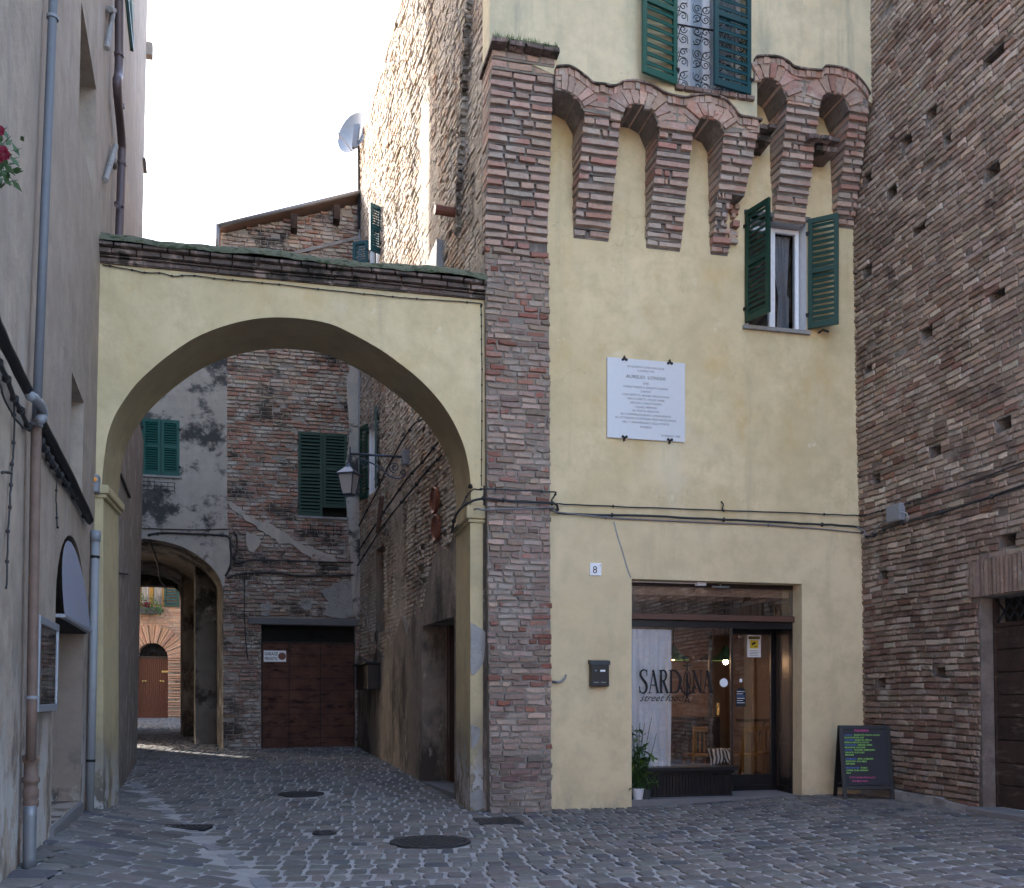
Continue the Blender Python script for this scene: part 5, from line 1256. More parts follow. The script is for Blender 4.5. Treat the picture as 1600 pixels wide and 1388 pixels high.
plast = [(gl_, vcu[0][1] - .3)] + [p for p in vaultarc] + [(vu, gx(349, 905)[1] - 1.0)]
plast = [(gl_ - 1, vaultarc[0][1])] + vaultarc[1:-1] + [(vcu[-2][0], vcu[-2][1]), (gx(385, 900)[0], gx(370, 900)[1]), (up_, gx(355, 870)[1]), (up_, 13), (gl_ - 1, 13)]
slab(mb, G, [(gl_ - 1, vaultarc[0][1])] + vaultarc[1:-3] + [(gx(352, 905)[0], gx(352, 900)[1]), (gx(360, 880)[0], gx(360, 880)[1]), (up_, gx(355, 800)[1]), (up_, 11.3), (gl_ - 1, 11.3)], 'mould_stucco', d=.05, body=.5, holes=[(w1r, .2, 'room_dark', 'mould_stucco')])
mb.build('stucco_wall', GH)
mb = MB()
Bo = [(vu, .0), (ga0, .0), (ga0, gzt), (ga1, gzt), (ga1, .0), (gr_ + .3, .0), (gr_ + .3, roofp[1][1]), (gx(345, 366)[0], roofp[0][1]), (gx(345, 366)[0], 9.8), (up_ - .02, 9.8), (up_ - .02, gx(355, 860)[1]), (vu, gx(349, 905)[1])]
slab(mb, G, Bo, 'mortar_garage', d=0, body=.5, holes=[(w2r, .2, 'room_dark', 'mould_stucco')])
def gcol(u, z):
    c = mix3((.36, .215, .17), (.30, .18, .145), rnd())
    if rnd() < .3: c = mix3((.30, .26, .22), (.36, .31, .27), rnd())
    if z < 5.3: c = mix3(c, (.24, .20, .185), .55)
    if z > 8.2 and rnd() < .55: c = mix3(c, (.48, .42, .36), .7)
    return vary(c, .22)
beam = rect(gx(388, 970)[0], gr_, gzt, gx(480, 966)[1])
corner = [(gx(548, 600)[0], 0), (gr_ + .4, 0), (gr_ + .4, 9.2), (gx(545, 600)[0], 9.2), (gx(552, 600)[0], 8), (gx(545, 600)[0], 6.2), (gx(540, 600)[0], 5.5), (gx(548, 600)[0], 4)]
bricks(mb, G, Bo, [w2r, beam], 'brick_garage', gcol, course=.092, blen=.29, gap=.018, prot=.022, jit=.010, ins=.012, doff=lambda u, z: .04 * vnoise(u * 1.3, z * 1.7, 6), skip=.03)
mb.build('brick_wall', GH)
# remains of lighter render over the bricks
def blob(W, pts, d, m, name, parent, jit=.03, th=.03, sub=4):
    q = smooth_path(W.path(pts + [pts[0]]), sub)[:-1]; q = [(u + ru(-jit, jit), z + ru(-jit, jit)) for u, z in q]
    mb = MB(); slab(mb, W, q, m, d=d, body=th); return mb.build(name, parent)
blob(G, [(357, 782), (372, 792), (395, 812), (412, 816), (440, 828), (462, 845), (490, 858), (520, 870), (528, 880), (505, 878), (478, 868), (455, 852), (438, 850), (420, 838), (404, 826), (385, 812), (362, 796)], .055, 'mould_stucco', 'render_scar', GH, .03)
blob(G, [(385, 832), (400, 836), (408, 850), (398, 862), (388, 858)], .055, 'mould_stucco', 'render_scar', GH)
blob(G, [(541, 590), (552, 560), (566, 550), (566, 960), (554, 955), (548, 880), (543, 820), (540, 740), (545, 680)], .06, 'mould_stucco', 'render_scar', GH, .02)
blob(G, [(408, 945), (420, 938), (426, 950), (418, 962), (410, 962)], .055, 'cement', 'render_scar', GH)
blob(G, [(500, 925), (520, 915), (552, 910), (552, 962), (505, 962), (514, 945)], .055, 'cement', 'render_scar', GH)
# roof
mb = MB(); e0 = gx(341, 372)[0]; z0r = gx(345, 366)[1]; z1r = roofp[1][1]; e1 = gr_ + .1
mb.add([G.p(e0, z0r + .02, .22), G.p(e1, z1r + .05, .22), G.p(e1, z1r + .05, -6), G.p(e0, z0r + .02, -6), G.p(e0, z0r + .11, .22), G.p(e1, z1r + .14, .22), G.p(e1, z1r + .17, -6), G.p(e0, z0r + .14, -6)], [(0, 1, 2, 3), (4, 5, 6, 7), (0, 1, 5, 4), (1, 2, 6, 5), (2, 3, 7, 6), (3, 0, 4, 7)], 'roof_tile')
mb.build('roof', GH)
mb = MB(); mb.tube([G.p(e0, z0r + .06, .26), G.p(e1, z1r + .1, .26)], .05, 'gutter', 8); mb.tube([G.p(e0, z0r + .08, .26), G.p(e0, z0r - .6, .26)], .05, 'gutter', 8)
mb.build('gutter', GH, smooth=True)
for px in (459, 525):
    mb = MB(); uu, zz = gx(px, 352 if px < 500 else 338); G.box(mb, uu - .07, uu + .07, zz - .22, zz + .1, 0, .34, 'old_wood'); mb.build('rafter_end', GH)
mb = MB(); uu, zz = gx(455, 398); stroke(mb, G, G.path([(440, 402), (480, 392), (520, 383), (562, 372)]), .07, .06, 'cement'); mb.build('flashing_line', GH)
mb = MB(); block(mb, [tuple(G.p(gl_ - 8, 0, -.5))[:2], tuple(G.p(gl_ - 8, 0, -5.5))[:2], tuple(G.p(gr_, 0, -5.5))[:2], tuple(G.p(gr_, 0, -.5))[:2]], 5.6, 11.4, 'brown_stucco'); mb.build('upper_floor_shade_mass', GH)  # upper floor mass, raised and extended out of view to shade the alley wall
# shutters of the two windows, flower racks
def closed(r_, d, mat, lab, short=False):
    m_ = (r_[0][0] + r_[1][0]) / 2
    shutter(GH, G, r_[0][0], r_[0][1], r_[2][1], d, m_ - r_[0][0] - .006, 0, mat, 30, rails=(.52,), label=lab + ', left leaf')
    shutter(GH, G, r_[1][0], r_[0][1] + (.22 if short else 0), r_[2][1], d, -(r_[1][0] - m_ - .006), 0, mat, 30, rails=(.52,), label=lab + ', right leaf')
closed(w1r, .07, 'shutter_teal', 'bright green shutter on the stucco wall'); closed(w2r, .03, 'shutter_faded', 'faded green shutter on the brick wall', True)
def rack(px, py, wpx, label):
    mb = MB(); u0 = gx(px, py, .2)[0]; u1 = gx(px + wpx, py, .2)[0]; z = gx(px, py)[1]
    for dz in (0, -.09, -.18): mb.tube([G.p(u0, z + dz, .1), G.p(u0, z + dz, .26), G.p(u1, z + dz, .26), G.p(u1, z + dz, .1)], .008, 'iron', 5)
    for k in range(6): u = u0 + (u1 - u0) * k / 5; mb.tube([G.p(u, z, .26), G.p(u, z - .18, .26), G.p(u, z - .18, .06)], .006, 'iron', 4)
    tag(mb.build('flower_rack'), label, 'flower rack')
rack(221, 756, 52, 'empty wire flower rack under the bright green shutters'); rack(473, 824, 60, 'empty wire flower rack under the faded green shutters')
mb = MB(); G.box(mb, w1r[0][0] - .05, w1r[1][0] + .05, w1r[0][1] - .05, w1r[0][1], -.1, .10, 'cement'); mb.build('sill', GH)
mb = MB(); G.box(mb, w2r[0][0] - .05, w2r[1][0] + .05, w2r[0][1] - .05, w2r[0][1], -.1, .08, 'cement'); mb.build('sill', GH)
# garage door
mb = MB(); gdz = gx(480, 1004)[1]; gd = mb; du_ = -.14; us = [ga0 + .02, gx(452, 1100)[0], gx(501, 1100)[0], ga1 - .01]
for i in range(3):
    for k in range(9):
        z0 = gzb + (gdz - gzb) * k / 9; z1 = gzb + (gdz - gzb) * (k + 1) / 9; G.box(mb, us[i] + .008, us[i + 1] - .008, z0 + .006, z1 - .006, du_ - .04, du_ + ru(-.006, .004), 'garage_wood')
G.box(mb, ga0, ga1, gzb - .1, gdz, du_ - .06, du_ - .03, 'room_dark'); GD = mb.build('garage_door', GH, bevel=.004)
mb = MB(); G.box(mb, ga0, ga1, gdz, gzt, -.4, -.35, 'room_dark'); G.box(mb, ga0, ga1, gdz - .01, gdz + .02, -.14, -.1, 'iron')
for c, s in ((428, 1), (455, 1), (480, 1), (486, -1), (510, -1), (537, -1)):
    q = gx(c, 992, -.12); scroll(mb, G, (q[0], q[1]), .12, 0, 1.4, -.12, s, .010)
mb.build('grille', GD)
mb = MB(); G.box(mb, gx(388, 970)[0], gr_ - .02, gzt - .02, gx(480, 967)[1], -.2, .10, 'lintel_wood'); mb.build('door_lintel', GH, bevel=.015)
mb = MB(); q0 = gx(412, 1034, -.1); q1 = gx(447, 1017, -.1); G.box(mb, q0[0], q1[0], q0[1], q1[1], -.135, -.10, 'white_paint'); wq = q1[0] - q0[0]; hq = q1[1] - q0[1]
strip_text(mb, 'GARAGE', G, q0[0] + wq * .33, q0[1] + hq * .57, hq * .42, -.0985, 'lettering', sx=.72, bold=.01); strip_text(mb, 'PRIVATO', G, q0[0] + wq * .33, q0[1] + hq * .13, hq * .42, -.0985, 'lettering', sx=.66, bold=.01)
mb.lathe(G.p(q0[0] + wq * .82, q0[1] + hq * .5, -.0985), [(.0, 0.001), (hq * .34, .001), (hq * .34, 0)], 'terracotta', 18, up=G.N, sx=G.U)
tag(mb.build('garage_sign'), 'worn white sign reading GARAGE PRIVATO on the brown garage door', 'sign')
mb = MB(); q = gx(479, 946); mb.lathe(G.p(q[0], q[1], .05), [(.13, 0), (.13, .03), (.10, .035), (.095, .02), (0, .022)], 'cement', 20, up=G.N, sx=G.U); mb.build('round_vent', GH)
q = gx(471, 922); mb = MB(); mb.tube([G.p(q[0], q[1], 0), G.p(q[0], q[1], .12)], .04, 'cement', 8); mb.build('stub', GH)
mb = MB(); q = gx(553, 661); mb.lathe(G.p(q[0], q[1], .07), [(.10, 0), (.10, .02), (.07, .025), (0, .025)], 'mould_stucco', 20, up=G.N, sx=G.U); mb.build('round_vent', GH)
cable('cable', [(205, 825), (230, 826), (300, 828), (356, 827)], .012, 'upper thin cable over the vaulted passage', W=G, d=.07)
cable('cable', [(231, 836), (260, 833), (340, 836), (358, 840), (361, 860), (360, 885), (352, 900)], .022, 'thick cable over the vault turning down at the stucco edge', W=G, d=.08, clips=4)
cable('cable', [(365, 830), (370, 840), (370, 858), (366, 872), (372, 880), (388, 876), (440, 876), (500, 878), (552, 879)], .018, 'upper cable across the brick above the garage', W=G, d=.08, clips=5)
cable('cable', [(355, 903), (370, 898), (400, 895), (440, 896), (470, 900), (552, 899)], .022, 'lower cable across the brick above the garage', W=G, d=.08, clips=5)
cable('cable', [(382, 899), (382, 960), (384, 1000), (387, 1030)], .012, 'cable hanging down the brick left of the garage door', W=G, d=.08, clips=2)
cable('cable', [(234, 836, .08), (236, 850, -.3), (246, 880, -1.2), (250, 905, -2.6), (258, 916, -4.4)], .02, 'cable running back under the vault ceiling', W=G)
cable('downpipe', [(562, 318), (562, 560), (561, 700), (562, 760)], .025, 'slim pale downpipe in the corner between brick house and alley wall', 'pipe_white', W=G, d=.12, n=8, nsm=2, cat='downpipe')
# vault passage: barrel, inner right wall with buttresses, back arch
VD = Vector((-.42, 1, 0)).normalized()      # the passage runs back and to the left
VLEN = 6.0
mb = MB(); arc = [(vleft - .5, vaultarc[0][1])] + vaultarc[1:]; arc2 = [p for p in vaultarc]
n = len(arc2); A = [G.p(u, z, -.45) for u, z in arc2]; B = [a + VD * VLEN for a in A]
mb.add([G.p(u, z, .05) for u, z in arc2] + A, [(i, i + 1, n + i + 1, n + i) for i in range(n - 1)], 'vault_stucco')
m_ = 8; vs = []
for j in range(m_ + 1):
    for a in A: vs.append(a + VD * VLEN * j / m_ + Vector((ru(-.02, .02), 0, ru(-.02, .02))))
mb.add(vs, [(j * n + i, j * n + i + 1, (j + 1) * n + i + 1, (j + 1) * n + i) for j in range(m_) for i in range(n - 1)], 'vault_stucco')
mb.build('vault', GH, smooth=True)
mb = MB(); ra = G.p(vu, 0, 0); q1 = ra + VD * 1.4
VW = Wall((ra.x, ra.y), (VD.x, VD.y)); 
if VW.N.x > 0: VW.N = -VW.N
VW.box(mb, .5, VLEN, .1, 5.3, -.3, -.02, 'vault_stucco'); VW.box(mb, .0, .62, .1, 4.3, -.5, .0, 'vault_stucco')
mb.build('passage_wall', GH)
for a, l_, pr, m in ((1.7, .5, .45, 'vault_stucco'), (4.2, 1.2, .55, 'vault_stucco')):
    mb = MB(); VW.box(mb, a, a + l_, .2, 4.9, -.05, pr, m); mb.build('buttress', GH)
mb = MB()
bk = Wall(tuple((G.p(vu, 0, -.45) + VD * VLEN))[:2], (1, .25))
bo = [(-5.2, 4.72), (-5.2, 6.5), (.6, 6.5), (.6, 0), (-.22, 0), (-.28, 2.0), (-.42, 3.6), (-.58, 4.5), (-.75, 4.68)]
slab(mb, bk, bo, 'vault_stucco', d=0, body=.5); bricks(mb, bk, [(-.23, .2), (.25, .2), (-.1, 4.8), (-.75, 4.9), (-.58, 4.5), (-.42, 3.6), (-.28, 2.0)], [], 'brick_garage', gcol, course=.1)
mb.build('back_arch', GH)
# ceiling hook
# ------------------------------------------------------------------ far house seen through the passage
FH = Wall((-12.4, 33.4), (1, .10)); fx = lambda px, py, d=0: FH.uv(px, py, d)
HH = thing('far_house', FH.p(0, .7, -1), 'warm brick house beyond the passage with arched wooden door', 'house')
d0, d1 = fx(213, 1060)[0], fx(263, 1060)[0]; fz0 = fx(238, 1125)[1]; fzs = fx(238, 1029)[1]; fzt = fx(238, 999)[1]; fuc = (d0 + d1) / 2; fhw = (d1 - d0) / 2
dpoly = [(d0, fz0 - .1), (d1, fz0 - .1)] + [(fuc + fhw * math.cos(a), fzs + (fzt - fzs) * math.sin(a)) for a in [math.pi * i / 14 for i in range(15)]]
wr = rect(fx(215, 930)[0], fx(256, 930)[0], fx(235, 948)[1], fx(235, 948)[1] + 2.0)
mb = MB(); slab(mb, FH, [(-6, 0), (12, 0), (12, 12), (-6, 12)], 'mortar_tan', d=0, body=1, holes=[(dpoly, .35, 'room_dark', 'brick_far'), (wr, .2, 'room_dark', 'mortar_tan')])
def fcol(u, z): return vary(mix3((.46, .29, .19), (.36, .22, .15), rnd()), .18)
ring_ = [(fuc + (fhw + .62) * math.cos(a), fzs + (fhw + .62) * math.sin(a)) for a in [math.pi * i / 14 for i in range(15)]]
rz = [(d0 - .62, fz0)] + [(d1 + .62, fz0)] + ring_
bricks(mb, FH, [(-3, fz0 - .3), (4, fz0 - .3), (4, 9), (-3, 9)], [rz, wr], 'brick_far', fcol, course=.085, blen=.29, prot=.02)
k = 15
for i in range(k):
    a0 = math.pi * i / k + .02; a1 = math.pi * (i + 1) / k - .02; r0, r1 = fhw, fhw + .62
    for s0, s1 in ((0, .48), (.52, 1)):
        am = a0 + (a1 - a0) * s0; an = a0 + (a1 - a0) * s1
        P = [(fuc + r * math.cos(a), fzs + r * math.sin(a)) for r, a in ((r0, am), (r1, am), (r1, an), (r0, an))]
        tri_prism(mb, FH, P, -.3, .07 if i % 2 == 0 else .04, 'brick_far', fcol(0, 0))
z = fz0 - .2
while z < fzs - .1:
    for a, b_ in ((d0 - .62, d0), (d1, d1 + .62)):
        e = .0
        for kk in range(3): onebrick(mb, FH, a, b_, z + kk * .085 + .006, z + kk * .085 + .08, -.3, .09 if kk < 3 else .0, 'brick_far', fcol(0, 0), .006, .012)
    z += .31
mb.build('wall', HH)
mb = MB(); n = 16
for i in range(n):
    a = d0 + (d1 - d0) * i / n; FH.box(mb, a + .004, a + (d1 - d0) / n - .004, fz0 + .25, fzs, -.2, -.14, 'red_wood')
FH.box(mb, d0, d1, fz0 - .1, fz0 + .25, -.2, -.12, 'red_wood'); FH.box(mb, d0, d1, fzs, fzs + .08, -.2, -.12, 'dark_wood'); fd = mb.build('door', HH)
for k in (-.3, .3):
    mb = MB()
    for e in (-.045, .045): mb.lathe(FH.p(fuc + k + e, fz0 + 1.35, -.13), [(.03, 0), (.04, .02), (.02, .05), (0, .055)], 'brass', 10, up=FH.N, sx=FH.U)
    mb.build('knob', fd)
mb = MB(); FH.box(mb, fuc + .28, fuc + .52, fz0 + 1.65, fz0 + 1.72, -.14, -.12, 'brass'); mb.build('letter_slot', fd)
mb = MB()
for i in range(1, 12):
    a = math.pi * i / 12; mb.tube([FH.p(fuc + .2 * math.cos(a), fzs + .08 + .16 * math.sin(a), -.15), FH.p(fuc + fhw * math.cos(a), fzs + (fzt - fzs) * math.sin(a), -.15)], .016, 'iron', 4)
for rr in (.35, .7, 1): mb.tube([FH.p(fuc + fhw * rr * math.cos(a), fzs + .05 + (fzt - fzs - .05) * rr * math.sin(a), -.15) for a in [math.pi * i / 14 for i in range(15)]], .016, 'iron', 4)
mb.build('fanlight', HH)
window(HH, FH, wr[0][0], wr[1][0], wr[0][1], wr[2][1], -.08, 1, frame='yellow_wood', fw=.08)
curtain('curtain', FH, wr[0][0] + .1, wr[1][0] - .1, wr[0][1] + .05, wr[2][1], -.16, 'curtain_white', 7, 'white curtain in the far window above the arched door')
shutter(HH, FH, wr[0][0] - .02, wr[0][1], wr[2][1], .03, -.52, .05, 'shutter_dark', 22, label='left green shutter of the far window'); shutter(HH, FH, wr[1][0] + .02, wr[0][1], wr[2][1], .03, .52, .05, 'shutter_dark', 22, label='right green shutter of the far window')
mb = MB(); q = fx(203, 982); FH.box(mb, q[0] - .1, q[0] + .1, q[1] - .12, q[1] + .12, 0, .04, 'marble'); strip_text(mb, '6', FH, q[0], q[1] - .06, .17, .042, 'lettering'); tag(mb.build('house_number'), 'small white house number 6 beside the far arched door', 'sign')
T = thing('window_box', FH.p(fuc, fx(235, 958)[1], .15), 'dark window box of red flowers and green plants under the far window', 'planter')
b0, b1 = fx(213, 955)[0], fx(252, 955)[0]; bz = fx(230, 960)[1]; mb = MB(); FH.box(mb, b0, b1, bz, bz + .22, .02, .28, 'pot_dark'); mb.build('box', T, bevel=.01)
mb = MB(); fl = MB()
for _ in range(520):
    u = ru(b0 - .1, b1 + .1); hh_ = .2 + (.45 * math.exp(-((u - b0 - .25) / .12) ** 2) + .4 * math.exp(-((u - b1 + .22) / .12) ** 2)); c = FH.p(u, bz + .1 + rnd() * hh_ - (.15 if rnd() < .3 else 0), ru(.05, .38)); a = Vector((ru(-1, 1), ru(-1, 1), ru(-.3, 1))).normalized() * ru(.03, .06); b_ = a.orthogonal().normalized() * .018
    mb.add([c - a, c + b_, c + a, c - b_], [(0, 1, 2, 3)], 'leaf_bright' if rnd() < .6 else 'leaf')
for _ in range(30):
    c = FH.p(ru(b0 + .3, b1 - .3), bz + .25 + rnd() * .12, ru(.2, .35)); 
    for k in range(4):
        a = Vector((ru(-1, 1), ru(-1, 0), ru(-1, 1))).normalized() * .05; b_ = a.orthogonal().normalized() * .03; fl.add([c - a, c + b_, c + a, c - b_], [(0, 1, 2, 3)], 'petal')
mb.build('leaves', T); fl.build('flowers', T)

# ------------------------------------------------------------------ alley wall fittings
def shut_s(px0, px1, y0, y1, du_, dd_, label, mat='shutter_dark', at=0):
    u = S.uv(px0, (y0 + y1) / 2)[0]; z0 = S.uv(px0, y1)[1]; z1 = S.uv(px0, y0)[1]
    shutter(YH, S, u, z0, z1, .03, du_, dd_, mat, 26, label=label)
u_ = sw[0]; shutter(YH, S, sw[0], sw[2], sw[3] + .1, .04, -.40, .07, 'shutter_dark', 26, label='near shutter of the alley window, standing open')
shutter(YH, S, sw[1], sw[2], sw[3] + .1, .04, .36, .10, 'shutter_dark', 26, label='far shutter of the alley window, standing open')
shutter(YH, S, uw[0], uw[2], uw[3], .04, -.12, .25, 'shutter_blue', 24, label='near shutter of the upper alley window'); shutter(YH, S, uw[1], uw[2], uw[3], .04, .2, .3, 'shutter_blue', 24, label='far shutter of the upper alley window')
window(YH, S, sw[0], sw[1], sw[2], sw[3], -.05, 1, fw=.06); window(YH, S, uw[0], uw[1], uw[2], uw[3], -.02, 1, fw=.08)
# street lamp on scrolled bracket
us, zl = S.uv(634, 718, .1); T = thing('street_lamp', S.p(us, zl, 0), 'iron lantern on a scrolled bracket fixed to the alley wall', 'street lamp')
a = S.p(us, zl + .04, .1); arm = (F.U * -1.0); tip = Vector(((547 - CX) / FPX * a.y, a.y, EYE + (HY - 709) / FPX * a.y))
mb = MB(); mb.box(S.p(us, zl + .02, .08), S.U * .10, S.N * .09, Vector((0, 0, .13)), 'box_grey'); mb.build('junction_box', T, bevel=.015)
ad = (tip - a); A1 = Wall((a.x, a.y), (ad.x, ad.y)); al = math.hypot(ad.x, ad.y)
mb = MB(); mb.tube([a, tip], .022, 'lamp_metal', 8)
mb.tube([A1.p(*q, 0) for q in smooth_path([(.0, zl - .28), (.12, zl - .34), (.28, zl - .30), (.5, zl - .12), (.75, zl - .01), (al - .15, zl + .02)], 6)], .013, 'lamp_metal', 6)
scroll(mb, A1, (.20, zl - .14), .10, -math.pi / 2, 1.7, 0, 1, .010, m='lamp_metal'); scroll(mb, A1, (al - .28, zl - .07), .09, math.pi / 2, 1.4, 0, -1, .010, m='lamp_metal'); scroll(mb, A1, (.04, zl - .25), .06, 0, 1.2, 0, 1, .010, m='lamp_metal')
mb.build('bracket', T, smooth=True)
tz = tip.z; mb = MB(); c = tip
mb.tube([c + Vector((0, 0, .12)), c - Vector((0, 0, .16))], .014, 'lamp_metal', 6)
def frust(mb, c, z0, r0, z1, r1, m, n=4, ang=.5):
    vs = [c + Vector((r0 * math.cos(ang + 2 * math.pi * k / n), r0 * math.sin(ang + 2 * math.pi * k / n), z0)) for k in range(n)] + [c + Vector((r1 * math.cos(ang + 2 * math.pi * k / n), r1 * math.sin(ang + 2 * math.pi * k / n), z1)) for k in range(n)]
    mb.add(vs, [(k, (k + 1) % n, n + (k + 1) % n, n + k) for k in range(n)] + [tuple(range(n)), tuple(range(n, 2 * n))], m)
cl = c + Vector((-.02, 0, 0))
frust(mb, cl, -.24, .06, -.17, .03, 'lamp_metal', 8); frust(mb, cl, -.36, .235, -.24, .07, 'lamp_metal'); frust(mb, cl, -.385, .235, -.36, .235, 'lamp_metal'); frust(mb, cl, -.75, .10, -.72, .13, 'lamp_metal')
for k in range(4):
    an = .5 + math.pi / 2 * k; mb.tube([cl + Vector((.205 * math.cos(an), .205 * math.sin(an), -.385)), cl + Vector((.125 * math.cos(an), .125 * math.sin(an), -.72))], .011, 'lamp_metal', 5)
mb.build('lantern_frame', T)
mb = MB(); frust(mb, cl, -.72, .12, -.385, .195, 'lantern_glass'); mb.build('lantern_glass', T)
# cables on the alley wall
cable('cable', [(700, 655), (660, 655), (640, 672), (610, 722), (590, 765), (561, 822)], .016, 'uppermost cable sloping down the alley wall', W=S, d=.14, clips=6)
cable('cable', [(684, 692), (660, 722), (635, 750), (600, 800), (559, 863)], .018, 'middle cable sloping down the alley wall', W=S, d=.14, clips=6)
cable('cable', [(690, 712), (668, 735), (640, 770), (600, 820), (559, 884)], .018, 'lowest cable sloping down the alley wall', W=S, d=.14, clips=6)
cable('cable', [(560, 884), (556, 920), (560, 945), (572, 960), (575, 985)], .008, 'thin wire curling down in the corner by the garage', 'pipe_white', W=S, d=.12)
cable('wall_pipe', [(597, 775), (594, 800), (590, 832)], .05, 'short rusty pipe on the alley wall below the cables', 'pipe_rust', W=S, d=.14, n=8, cat='pipe')
mb = MB(); q = S.uv(702, 331, .12); mb.tube([S.p(*q, 0), S.p(*q, .34)], .07, 'terracotta', 12); tag(mb.build('flue_pipe'), 'stub of clay flue pipe poking from the upper alley wall', 'pipe')
for k, (x, y, lab) in enumerate(((678, 782, 'upper oval terracotta dish on the alley wall'), (680, 825, 'lower oval terracotta dish on the alley wall'))):
    u, z = S.uv(x, y, .1); mb = MB(); mb.lathe(S.p(u, z, .06), [(.21, .0), (.215, .05), (.20, .06), (.17, .03), (.0, .02)], 'terracotta', 26, up=S.N, sx=S.U); tag(mb.build('wall_dish', smooth=False), lab, 'wall ornament', 'terracotta dishes')
u0, z0 = S.uv(590, 1078, .1); u1, z1 = S.uv(570, 1042, .1); mb = MB(); S.box(mb, u0, u1, z0, z1, .06, .30, 'black_paint'); S.box(mb, u0 - .05, u1 + .05, z1, z1 + .05, .06, .36, 'iron'); tag(mb.build('letterbox', bevel=.01), 'dark letterbox cluster near the far end of the alley wall', 'letterbox')
mb = MB(); q = S.uv(560, 1058, .1)
G.box(mb, gr_ - .12, gr_ - .02, gx(560, 1080)[1], gx(560, 1042)[1], 0, .1, 'white_paint'); tag(mb.build('meter_box'), 'narrow white box in the corner right of the garage door', 'box')
mb = MB(); q0 = S.uv(594, 1000, .1); scroll(mb, S, (S.uv(597, 998)[0], S.uv(597, 998)[1]), .16, 0, 2.4, .12, 1, .012, m='cable'); tag(mb.build('coiled_cable'), 'coil of spare cable under the narrow alley window', 'cable')
# folded white sheet of metal standing on the wall behind the coping
mb = MB(); a = S.p(*S.uv(672, 428, .02), .02); b_ = S.p(*S.uv(694, 375, .02), .02); c_ = S.p(*S.uv(693, 428, .02), .02); n_ = S.N * .12
mb.add([a, c_, b_, a + n_, c_ + n_, b_ + n_], [(0, 1, 2), (3, 4, 5), (0, 1, 4, 3), (1, 2, 5, 4), (2, 0, 3, 5)], 'dish'); tag(mb.build('metal_flashing'), 'pointed pale sheet of flashing on the alley wall behind the coping', 'flashing')
# satellite dish on its mast
mp = G.p(*gx(561, 330, .2), .2); T = thing('satellite_dish', mp, 'white satellite dish on a thin mast above the brick house roof', 'satellite dish')
top = Vector(((560 - CX) / FPX * mp.y, mp.y, EYE + (HY - 178) / FPX * mp.y)); mb = MB(); mb.tube([mp - Vector((0, 0, .4)), top], .03, 'iron', 8)
for y in (262, 298): zz = EYE + (HY - y) / FPX * mp.y; mb.tube([Vector((top.x, mp.y, zz)), Vector((top.x + .2, mp.y + .1, zz))], .015, 'box_grey', 6)
mb.build('mast', T)
cc = Vector(((551 - CX) / FPX * (mp.y - .15), mp.y - .15, EYE + (HY - 213) / FPX * mp.y)); nd = Vector((-.55, -.80, .12)).normalized()
back = nd; sx_ = back.cross(Vector((0, 0, 1))).normalized(); mb = MB()
mb.lathe(cc, [(.47 * t_, -.10 + .11 * t_ * t_) for t_ in (0.001, .2, .4, .6, .8, .95, 1.0)] + [(.475, .0), (.475, -.005)], 'dish', 32, up=back, sx=sx_); mb.build('reflector', T, smooth=True)
f_ = cc + nd * .45 - Vector((0, 0, .28)); mb = MB(); mb.tube([cc - Vector((0, 0, .46)), f_], .012, 'box_grey', 6); mb.tube([f_, f_ + Vector((.02, .02, -.12))], .03, 'box_grey', 8); mb.build('feed_arm', T)
mb = MB(); mb.box(cc - nd * .02 + Vector((.08, -.12, -.15)), (.06, 0, 0), (0, .05, 0), (.03, 0, .26), 'box_grey'); mb.build('mount', T)

# ------------------------------------------------------------------ street objects
def hole_cover(i, label, cat='manhole cover'):
    p, r, k = MHP[i]; mb = MB(); zz = p.z + .012
    if k == 'round':
        mb.lathe((p.x, p.y, zz - .01), [(r * 1.02, -.02), (r * 1.02, .012), (r * .95, .014), (r * .94, .006), (.0, .006)], 'manhole', 36)
        a = -r * .86
        for q in range(int(r * 2 / .075)):
            for s in range(int(r * 2 / .075)):
                x = -r + .04 + q * .075 + (s % 2) * .035; y = -r + .04 + s * .075
                if math.hypot(x, y) < r * .88: mb.box((p.x + x, p.y + y, zz + .002), (.024, 0, 0), (0, .024, 0), (0, 0, .005), 'manhole')
    elif k == 'square':
        mb.box((p.x, p.y, zz - .005), F.U * r, Vector((-F.U.y, F.U.x, 0)) * r, (0, 0, .012), 'manhole')
        for q in range(7): mb.box(Vector((p.x, p.y, zz + .009)) + F.U * (r * (-.8 + q * .265)), F.U * r * .07, Vector((-F.U.y, F.U.x, 0)) * r * .8, (0, 0, .005), 'manhole')
    else:
        mb.box((p.x, p.y, zz - .02), (r, 0, 0), (0, .15, 0), (0, 0, .012), 'room_dark')
        for q in range(9): mb.box((p.x - r + .02 + q * (2 * r - .04) / 8, p.y, zz), (.014, 0, 0), (0, .15, 0), (0, 0, .01), 'manhole')
        for s in (-1, 0, 1): mb.box((p.x, p.y + s * .14, zz + .001), (r, 0, 0), (0, .014, 0), (0, 0, .0105), 'manhole')
    tag(mb.build('manhole_cover' if k != 'grate' else 'drain_grate'), label, cat)
hole_cover(0, 'large round iron manhole cover in the cobbles, nearest the viewer'); hole_cover(1, 'round manhole cover in the street under the arch'); hole_cover(2, 'tiny round iron cover left of the large manhole', 'valve cover'); hole_cover(3, 'square iron cover in the cobbles before the brick pilaster'); hole_cover(4, 'narrow slotted drain grate at the left gutter', 'drain grate')
